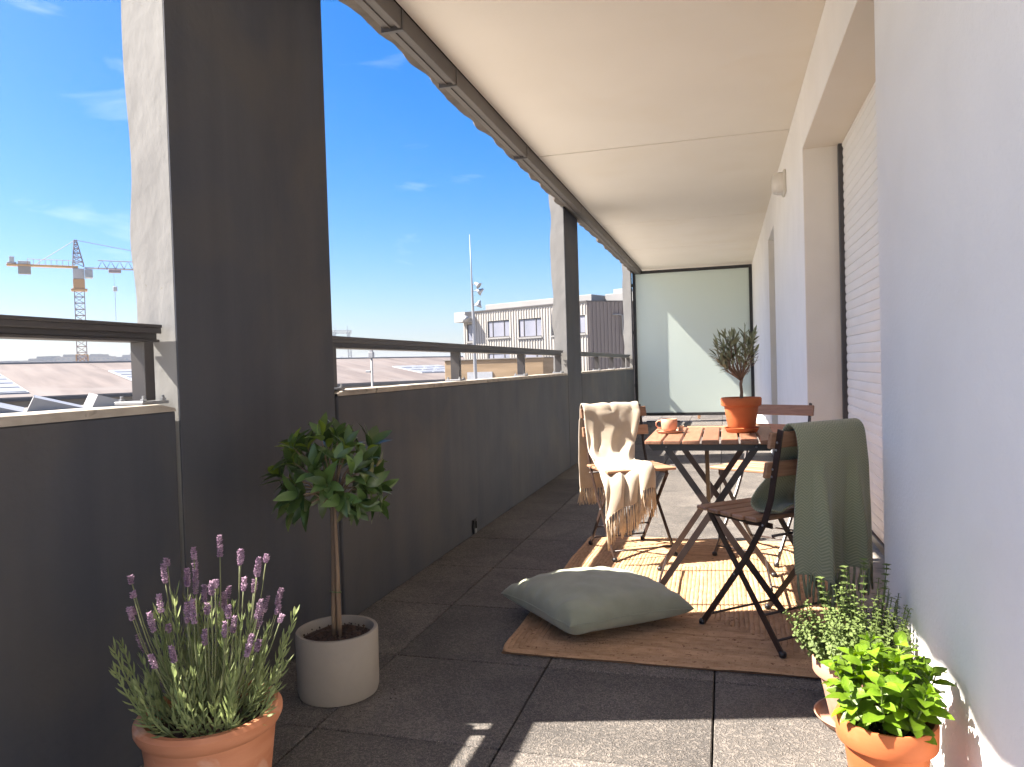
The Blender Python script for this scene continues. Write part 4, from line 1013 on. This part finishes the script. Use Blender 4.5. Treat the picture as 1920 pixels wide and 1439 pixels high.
# warehouse with long pitched roof (local frame: u along the ridge, v down the slope towards the balcony)
wh = empty('warehouse', (-50.7, 48.3, GZ), math.atan2(.866, .5), 'long warehouse with a weathered beige pitched roof and roof lights', 'building')
def RZ(v): return (2.42 - GZ) - 2.30 * abs(v) / 16.0      # roof height; v = 0 ridge, v<0 towards camera (local y axis points away)
def roof_part(name, u0, u1, v0, v1, lift, m, parent, th=0.05):
    b = MB(); k = 0
    for (u, v) in ((u0, v0), (u1, v0), (u1, v1), (u0, v1)): b.v.append((u, -v, RZ(v) + lift))
    for (u, v) in ((u0, v0), (u1, v0), (u1, v1), (u0, v1)): b.v.append((u, -v, RZ(v) + lift - th))
    for f in ((0, 3, 2, 1), (4, 5, 6, 7), (0, 1, 5, 4), (1, 2, 6, 5), (2, 3, 7, 6), (3, 0, 4, 7)): b.f.append(f); b.mi.append(0)
    return b.build(name, m, parent)
u = -48
while u < 41:
    roof_part('roof_sheet', u, min(u + 9.7, 41), 0.0, 16.2, rnd.uniform(0, .03), M['roofsheet'], wh, 0.18); u += 9.76
one('roof_back', lambda b: (b.quad((-48, 0, RZ(0) - .02), (41, 0, RZ(0) - .02), (41, 16, RZ(16)), (-48, 16, RZ(16)))), M['roofsheet'], wh)
one('ridge_cap', lambda b: b.bbox(-48, 41, -0.35, 0.35, RZ(0) - .04, RZ(0) + .10, .02), M['whitesheet'], wh)
one('gutter', lambda b: b.bbox(-48, 41, -16.45, -16.21, RZ(16.2) - .25, RZ(16.2) - .03, .02), M['wframe'], wh)
one('wall', lambda b: b.box(-47.9, 40.9, -16.0, 15.9, 0, RZ(16) - .22), M['whouse'], wh)
for (u0, u1, v0, v1, nu_, nv_) in ((-12.5, -6.2, 5.6, 15.0, 2, 5), (0.8, 3.8, 5.8, 12.8, 1, 5), (25.8, 31.5, 7.4, 12.2, 4, 3)):
    sk = roof_part('roof_light', u0, u1, v0, v1, 0.10, M['greybar'], wh, 0.12)
    for i in range(nu_):
        for j in range(nv_):
            a0, a1 = u0 + (u1 - u0) * i / nu_ + .1, u0 + (u1 - u0) * (i + 1) / nu_ - .1
            c0, c1 = v0 + (v1 - v0) * j / nv_ + .16, v0 + (v1 - v0) * (j + 1) / nv_ - .16
            roof_part('pane', a0, a1, c0, c1, 0.14, M['skyl'], sk, 0.03)

# saw-tooth glass sheds in front of the warehouse
dsh = Vector((.66, .75, 0)).normalized()
low = tag(one('low_workshop', lambda b: b.box(-16, 22, -4.0, 3.0, 0, -0.30 - GZ), M['whouse'], loc=(-30.0, 28.8, GZ), rot=(0, 0, math.atan2(.75, .66))), 'flat low workshop below the warehouse carrying saw-tooth roof lights', 'building')
lo_names = ['leftmost', 'second', 'third', 'fourth']
sawlab = ['first white saw-tooth roof light at the left edge of the picture', 'second white saw-tooth roof light, under the crane', 'third white saw-tooth roof light, nearest the wide pillar', 'saw-tooth roof light half hidden behind the wide pillar']
for k in range(4):
    p = Vector((-30.0, 28.8, 0)) + dsh * (-3.15 + (k - 0.6) * 2.42)
    s = empty('sawtooth_rooflight', (p.x, p.y, -0.30), math.atan2(.75, .66), sawlab[k], 'roof light', 'saw-tooth roof lights below the warehouse')
    # gable triangle faces the camera (-y local); glass slopes down to +x
    def gab(b):
        tri = [(0, 0), (2.3, 0), (0.28, 0.62)]
        for yy in (-3.6, -3.52): b.v += [(x, yy, z_) for x, z_ in tri]
        b.f += [(0, 1, 2), (5, 4, 3), (0, 3, 4, 1), (1, 4, 5, 2), (2, 5, 3, 0)]; b.mi += [0] * 5
    one('gable', gab, M['whitesheet'], s)
    def bk(b):
        b.v += [(0, -3.5, 0), (0, 3, 0), (0.28, 3, 0.62), (0.28, -3.5, 0.62)]; b.f.append((0, 1, 2, 3)); b.mi.append(0)
    one('upstand', bk, M['whitesheet'], s)
    for i in range(4):
        def gl(b, i=i):
            y0, y1 = -3.5 + i * 1.62 + .04, -3.5 + (i + 1) * 1.62 - .04
            b.v += [(0.30, y0, 0.615), (2.28, y0, 0.01), (2.28, y1, 0.01), (0.30, y1, 0.615)]; b.f.append((0, 1, 2, 3)); b.mi.append(0)
        one('pane', gl, M['skyl'], s)
    one('back_cover', lambda b: (b.v.extend([(0, 3.02, 0), (2.3, 3.02, 0), (0.28, 3.02, 0.62)]), b.f.append((0, 1, 2)), b.mi.append(0)), M['whitesheet'], s)

# office building with pale corrugated cladding and a brown wing
of = empty('office_building', (-16.3, 45.8, GZ), math.atan2(-.40, .916), 'pale corrugated-clad office block with a brown wing and ribbon windows', 'building')
FT = 4.60 - GZ
# window rectangles along the facade: (s0, s1, z0, z1)
wins = [(2.08, 3.88, 2.90, 3.95), (4.60, 6.38, 2.80, 3.92), (7.15, 8.15, 2.80, 3.92), (9.05, 9.52, 2.82, 3.86), (2.05, 3.85, 0.75, 1.95), (4.60, 6.38, 0.75, 1.95), (0.30, 0.95, 2.75, 3.85)]
def facade(b):
    # wall as a grid with window holes
    sx_ = sorted(set([0.0, 9.65] + [w_[0] for w_ in wins] + [w_[1] for w_ in wins])); zz_ = sorted(set([0.0, FT] + [w_[2] - GZ for w_ in wins] + [w_[3] - GZ for w_ in wins]))
    for i in range(len(sx_) - 1):
        for j in range(len(zz_) - 1):
            mx_, mz_ = (sx_[i] + sx_[i + 1]) / 2, (zz_[j] + zz_[j + 1]) / 2
            if any(w_[0] < mx_ < w_[1] and w_[2] - GZ < mz_ < w_[3] - GZ for w_ in wins): continue
            b.box(sx_[i], sx_[i + 1], 0, 0.25, zz_[j], zz_[j + 1])
one('wall', facade, M['clad'], of)
one('rear_block', lambda b: b.box(0.02, 9.6, 0.30, 9, 0, FT - 0.02), M['clad'], of)
rb = MB(); s_ = 0.08
while s_ < 9.6:
    zs = [(-GZ - 3.0, FT - .10)]
    for w_ in wins:
        if w_[0] - .05 < s_ < w_[1] + .05:
            nz_ = []
            for a0, a1 in zs:
                lo_, hi_ = w_[2] - GZ - .1, w_[3] - GZ + .06
                if hi_ <= a0 or lo_ >= a1: nz_.append((a0, a1)); continue
                if lo_ > a0: nz_.append((a0, lo_))
                if hi_ < a1: nz_.append((hi_, a1))
            zs = nz_
    for a0, a1 in zs: rb.box(s_, s_ + 0.045, -0.04, -0.001, a0, a1)
    s_ += 0.205
tag(rb.build('cladding_ribs', M['clad'], of), kind='stuff')
one('fascia', lambda b: b.box(0.0, 9.7, -0.10, 0.26, FT + .001, FT + 0.07), M['wframe'], of)
one('overhang', lambda b: b.box(-0.05, 0.90, -0.8, -0.11, FT - 0.62, FT + .01), M['clad'], of)
one('roof_setback', lambda b: b.bbox(1.15, 9.4, 0.9, 8, FT + 0.071, FT + 0.50, .02), M['whitesheet'], of)
one('roof_unit', lambda b: (b.bbox(9.5, 11.6, 2.2, 5, FT + 0.0, FT + 0.55, .02)), M['whitesheet'], of)
one('roof_unit', lambda b: (b.bbox(10.0, 10.9, 2.3, 4, FT + 0.551, FT + 0.80, .02)), M['greysteel'], of)
for (a0, a1, z0, z1) in wins:
    z0 -= GZ; z1 -= GZ
    wf = one('window', lambda b: (b.box(a0, a1, 0.05, .12, z1 - .05, z1), b.box(a0, a1, 0.05, .12, z0, z0 + .05), b.box(a0, a0 + .05, 0.05, .12, z0 + .051, z1 - .051), b.box(a1 - .05, a1, 0.05, .12, z0 + .051, z1 - .051),
             [b.box(a0 + (a1 - a0) * q - .025, a0 + (a1 - a0) * q + .025, .05, .12, z0 + .051, z1 - .051) for q in ((.22, .74) if a1 - a0 > 1.2 else ())]), M['wframe'], of)
    cuts = [0, .22, .74, 1] if a1 - a0 > 1.2 else [0, 1]
    for q0, q1 in zip(cuts[:-1], cuts[1:]):
        one('pane', lambda b: b.box(a0 + (a1 - a0) * q0 + .05, a0 + (a1 - a0) * q1 - .04, .075, .09, z0 + .055, z1 - .055), M['officeglass'], wf)
    one('sill', lambda b: b.box(a0 - .05, a1 + .05, -.10, -.042, z0 - .10, z0 - .01), M['whitesheet'], wf)
# brown wing: starts at the corner and turns away
wg = MB(); ang = math.atan2(.55, .83) - math.atan2(-.40, .916); dx_, dy_ = math.cos(ang), math.sin(ang)
def wingpt(s, n_, z_): return (9.66 + dx_ * s - (-dy_) * -n_ * 0 + dy_ * n_, dy_ * s - dx_ * n_, z_)
def wbox(b, s0, s1, n0, n1, z0, z1):
    k = len(b.v)
    for z_ in (z0, z1):
        for s__, n__ in ((s0, n0), (s1, n0), (s1, n1), (s0, n1)): b.v.append(wingpt(s__, n__, z_))
    for f in ((0, 3, 2, 1), (4, 5, 6, 7), (0, 1, 5, 4), (1, 2, 6, 5), (2, 3, 7, 6), (3, 0, 4, 7)): b.f.append(tuple(k + i for i in f)); b.mi.append(0)
one('wing', lambda b: wbox(b, 0, 7, -3, 0, 0, FT), M['cladb'], of)
one('wing_parapet', lambda b: wbox(b, -.02, 7, -3, 0.06, FT + .001, FT + .06), M['wframe'], of)
rb = MB(); s_ = 0.1
while s_ < 6.9: wbox(rb, s_, s_ + .06, 0.001, 0.05, -GZ - 3, FT - .03); s_ += .235
tag(rb.build('cladding_ribs', M['cladb'], of), kind='stuff')
pb = MB(); pb.tube([wingpt(1.55, .06, FT - .75), wingpt(1.9, .12, FT - .75), wingpt(2.15, .12, FT - .80), wingpt(2.15, .12, FT - 1.95), wingpt(2.35, .12, FT - 1.95)], .045, 8); pb.build('vent_pipe', M['whitesheet'], of, smooth=True)

# ochre low building in front of the office
ob = empty('ochre_building', (-11.6, 36.4, GZ), R(-4), 'low ochre plastered building with a dark opening, in front of the office', 'building')
one('wall', lambda b: b.bbox(-2.55, 2.9, 0, 5, 0, 1.43 - GZ, .03), M['beige'], ob)
one('opening', lambda b: b.box(-1.25, 0.15, -.05, -.002, 0.0 - GZ - .6, 0.80 - GZ), M['greybar'], ob)
one('roof_edge', lambda b: b.box(-2.6, 2.95, -.06, 5.0, 1.431 - GZ, 1.48 - GZ), M['whouse'], ob)

# floodlight mast
ms_ = empty('floodlight_mast', (-11.1, 32.7, GZ), label='tall thin steel mast carrying small floodlights, in front of the office', cat='lamp post')
one('pole', lambda b: b.tube([(0, 0, 0), (-.02, 0, 11), (-.05, 0, 14.5), (-.07, 0, 16.3), (-.10, 0, 18.2)], [.13, .085, .065, .035, .012], 10), M['greysteel'], ms_, smooth=True)
for (dx, zz, tilt, s) in ((0.24, 15.85, -50, 1), (0.36, 15.55, 60, 1.1), (0.26, 14.95, 20, 1.2), (-0.42, 14.35, -35, 1.35)):
    b = MB(); b.tube([(-.05, 0, zz + .02), (dx * .6, -.05, zz + .03)], .022, 5); a_ = b.build('bracket', M['greysteel'], ms_)
    b = MB(); b.lathe([(0.04, .16), (.06, .10), (.10, 0), (.17, -.10), (.15, -.10)], 12)
    o = b.build('floodlight', M['greysteel'], ms_, smooth=True); o.location = (dx, -.08, zz); o.rotation_euler = (0, R(tilt), 0); o.scale = (s, s, s)
# small lamp post nearer the sawtooth roofs
lp = empty('street_lamp', (-15.0, 29.9, GZ), label='slim pale street lamp with a small box head, under the handrail', cat='street lamp')
one('pole', lambda b: b.tube([(0, 0, 0), (0, 0, 12.6)], [.09, .045], 8), M['whitesheet'], lp, smooth=True)
one('lamp_head', lambda b: (b.bbox(-.10, .10, -.1, .1, 12.60, 12.85, .01), b.bbox(-.06, .06, -.06, .06, 12.851, 12.95, .01)), M['greysteel'], lp)
one('camera_box', lambda b: b.bbox(-.28, -.06, -.05, .05, 11.95, 12.05, .01), M['greysteel'], lp)
# lattice pylons on the horizon
def lattice(b, p0, p1, w0, w1, n, t, xonly=False):
    p0, p1 = Vector(p0), Vector(p1); d = (p1 - p0).normalized(); a = d.orthogonal().normalized()
    if abs(d.z) > .9: a = Vector((1, 0, 0))
    c = d.cross(a); P0 = []
    for i in range(n + 1):
        f = i / n; w_ = w0 + (w1 - w0) * f; p = p0.lerp(p1, f)
        P0.append([p + a * (sx * w_ / 2) + c * (sy * w_ / 2) for sx, sy in ((-1, -1), (1, -1), (1, 1), (-1, 1))])
    for i in range(n):
        for q in range(4):
            b.tube([P0[i][q], P0[i + 1][q]], t, 4, False)
            q2 = (q + 1) % 4
            b.tube([P0[i][q], P0[i + 1][q2]], t * .7, 3, False); b.tube([P0[i + 1][q], P0[i + 1][q2]], t * .7, 3, False)
py = empty('lattice_pylon', (-182, 331, GZ), math.atan2(182, 331), 'spidery lattice tower on the horizon above the handrail', 'pylon')
one('tower_leg', lambda b: lattice(b, (-4.5, 0, 0), (-3.4, 0, 32), 2.2, 1.2, 10, .22), M['greysteel'], py)
one('tower_leg', lambda b: lattice(b, (4.5, 0, 0), (3.4, 0, 32), 2.2, 1.2, 10, .22), M['greysteel'], py)
one('cross_arm', lambda b: (lattice(b, (-5, 0, 32), (5, 0, 32), 1.2, 1.2, 8, .12), b.tube([(-3.6, 0, 15), (0, 0, 20), (3.6, 0, 15)], .12, 4), b.tube([(-3, 0, 35), (-3, 0, 32)], .1, 4), b.tube([(3, 0, 35), (3, 0, 32)], .1, 4)), M['greysteel'], py)

# tower crane
CD = 150.0; ch = CD / math.hypot(1.033, 1)
cr = empty('tower_crane', (-1.035 * ch, ch, GZ), math.atan2(.719, .695), 'yellow and grey tower crane standing against the sky at the left', 'crane')
z0 = 1 - GZ
one('mast', lambda b: lattice(b, (0, 0, 6), (0, 0, z0 + 15.6), 1.5, 1.5, 20, .085), M['cranes'], cr)
one('mast_base', lambda b: lattice(b, (0, 0, 0), (0, 0, z0 + 4.4), 1.8, 1.8, 11, .10), M['craney'], cr)
one('slewing_unit', lambda b: (b.bbox(-.9, .9, -.9, .9, z0 + 15.9, z0 + 17.6, .1), b.bbox(-1.25, 1.25, -1.0, 1.0, z0 + 15.5, z0 + 15.89, .05)), M['craney'], cr)
one('tower_head_base', lambda b: b.bbox(-.85, .85, -.8, .8, z0 + 17.61, z0 + 19.4, .05), M['cranew'], cr)
cb_ = one('cab', lambda b: b.bbox(.9, 2.15, -1.8, -.2, z0 + 17.7, z0 + 19.2, .1), M['greysteel'], cr)
one('tower_head', lambda b: lattice(b, (0, 0, z0 + 19.9), (-.3, 0, z0 + 24.4), 1.7, .35, 6, .10), M['cranes'], cr)
one('counter_jib', lambda b: (b.bbox(-10.4, 0, -.6, .6, z0 + 19.5, z0 + 19.85, .04), [b.tube([(x, -.7, z0 + 19.85), (x, -.7, z0 + 20.7)], .04, 4) for x in [-7.4 + 0.85 * i for i in range(9)]], b.tube([(-7.4, -.7, z0 + 20.7), (-1, -.7, z0 + 20.7)], .04, 4)), M['craney'], cr)
one('counterweight', lambda b: (b.bbox(-8.8, -7.0, -.5, .5, z0 + 18.2, z0 + 19.49, .05)), M['whouse'], cr)
one('winch', lambda b: (b.bbox(-8.8, -7.0, -.5, .5, z0 + 19.86, z0 + 20.4, .05), b.bbox(-10.0, -9.3, -.4, .4, z0 + 20.2, z0 + 21.1, .05), b.bbox(-10.3, -9.0, -.4, .4, z0 + 19.86, z0 + 20.19, .05)), M['greybar'], cr)
def jib(b):
    a0 = Vector((0.9, 0, z0 + 19.6)); n = 30; L = 44
    for y in (-.55, .55): b.tube([(0.9, y, z0 + 19.6), (L, y, z0 + 19.6)], .07, 4)
    b.tube([(3, 0, z0 + 21.0), (L, 0, z0 + 21.0)], .08, 4)
    for i in range(n):
        x = 3 + (L - 3) * i / n; x2 = x + (L - 3) / n
        for y in (-.55, .55): b.tube([(x, y, z0 + 19.6), ((x + x2) / 2, 0, z0 + 21.0), (x2, y, z0 + 19.6)], .05, 3, False)
one('jib', jib, M['cranes'], cr)
one('pendant_line', lambda b: (b.tube([(-.3, 0, z0 + 24.4), (-6.2, 0, z0 + 20.0)], .05, 4)), M['cranes'], cr)
one('pendant_line', lambda b: (b.tube([(-.3, 0, z0 + 24.4), (20, 0, z0 + 21.1)], .05, 4)), M['cranes'], cr)
one('trolley', lambda b: (b.bbox(4.6, 6.6, -.5, .5, z0 + 18.9, z0 + 19.45, .1), b.bbox(9.6, 10.6, -.4, .4, z0 + 19.7, z0 + 20.2, .1)), M['cranes'], cr)
one('hook_block', lambda b: (b.bbox(5.2, 5.9, -.2, .2, z0 + 15.6, z0 + 16.5, .1), b.tube([(5.5, 0, z0 + 15.6), (5.5, 0, z0 + 10.5)], .05, 4), b.tube([(5.4, 0, z0 + 18.9), (5.5, 0, z0 + 16.5)], .03, 3)), M['greybar'], cr)

# distant apartment blocks on the skyline: elevation above the eye in thousandths, direction x/y
far = [(-1.235, .0205, 40), (-1.215, .021, 30), (-1.18, .0215, 34), (-1.155, .0215, 22), (-1.13, .0235, 18), (-1.115, .0258, 20), (-1.095, .0262, 22), (-1.075, .0252, 16), (-1.06, .0275, 18), (-1.042, .0265, 16),
       (-1.022, .0265, 18), (-1.004, .0278, 20), (-0.99, .0272, 16), (-0.965, .0225, 24), (-0.94, .0262, 18), (-0.925, .0285, 18), (-0.905, .0275, 22)]
ordn = 'first second third fourth fifth sixth seventh eighth ninth tenth eleventh twelfth thirteenth fourteenth fifteenth sixteenth seventeenth'.split()
for k, (xy, el, wd) in enumerate(far):
    D = 620 + 25 * (k % 4); yy = D / math.hypot(xy, 1); xx = xy * yy; h = 1 + el * D - GZ
    o = empty('apartment_block', (xx, yy, GZ), -math.atan2(-xx, yy) * -1, ordn[k] + ' hazy pale apartment block from the left on the far skyline', 'building', 'apartment blocks on the skyline')
    one('wall', lambda b: (b.box(-wd / 2, wd / 2, 0, 12, 0, h), b.box(-wd / 4, wd / 5, 2, 8, h + .001, h + 1.6)), M['farb'], o)
    wb = MB(); q = -wd / 2 + 1.2
    while q < wd / 2 - 1.6:
        for zz in (h - 2.4, h - 5.2, h - 8.0): wb.box(q, q + 1.3, -.12, -.01, zz, zz + 1.3)
        q += 3.0
    tag(wb.build('windows', M['farwin'], o), kind='stuff')

# ------------------------------------------------------------------ crumbs of soil, grit and dry leaf bits on the slabs
rr = random.Random(99); cb = MB()
def bit(x, y, z_, sz, flat=1.0):
    k = len(cb.v)
    for d in ((1, 0, 0), (-1, 0, 0), (0, 1, 0), (0, -1, 0), (0, 0, 1), (0, 0, -1)):
        cb.v.append((x + d[0] * sz * rr.uniform(.5, 1.6), y + d[1] * sz * rr.uniform(.5, 1.6), z_ + sz * flat * .5 + d[2] * sz * flat * .5))
    for f in ((0, 2, 4), (2, 1, 4), (1, 3, 4), (3, 0, 4), (2, 0, 5), (1, 2, 5), (3, 1, 5), (0, 3, 5)): cb.f.append(tuple(k + i for i in f)); cb.mi.append(0)
for (cx, cy_, n, r) in ((-1.185, 2.062, 60, 0.26), (0.335, 2.185, 70, 0.26), (0.32, 1.75, 50, 0.24), (-1.06, 1.31, 60, 0.30)):
    for _ in range(n):
        t = rr.uniform(0, 6.28); q = r * rr.uniform(0.50, 1.0) ; x, y = cx + q * math.cos(t), cy_ + q * math.sin(t)
        if x < WX - .005 and x > PX + .005: bit(x, y, 0.0005, rr.uniform(.0012, .0032))
for _ in range(220):
    y = rr.uniform(1.2, 7.0); bit(PX + abs(rr.gauss(0, .02)) + .004, y, 0.0005, rr.uniform(.001, .003))
for _ in range(260):
    bit(rr.uniform(PX, WX), rr.uniform(1.4, 6.0), 0.0002, rr.uniform(.0007, .0018))
tag(cb.build('soil_crumbs', M['soil']), kind='stuff')
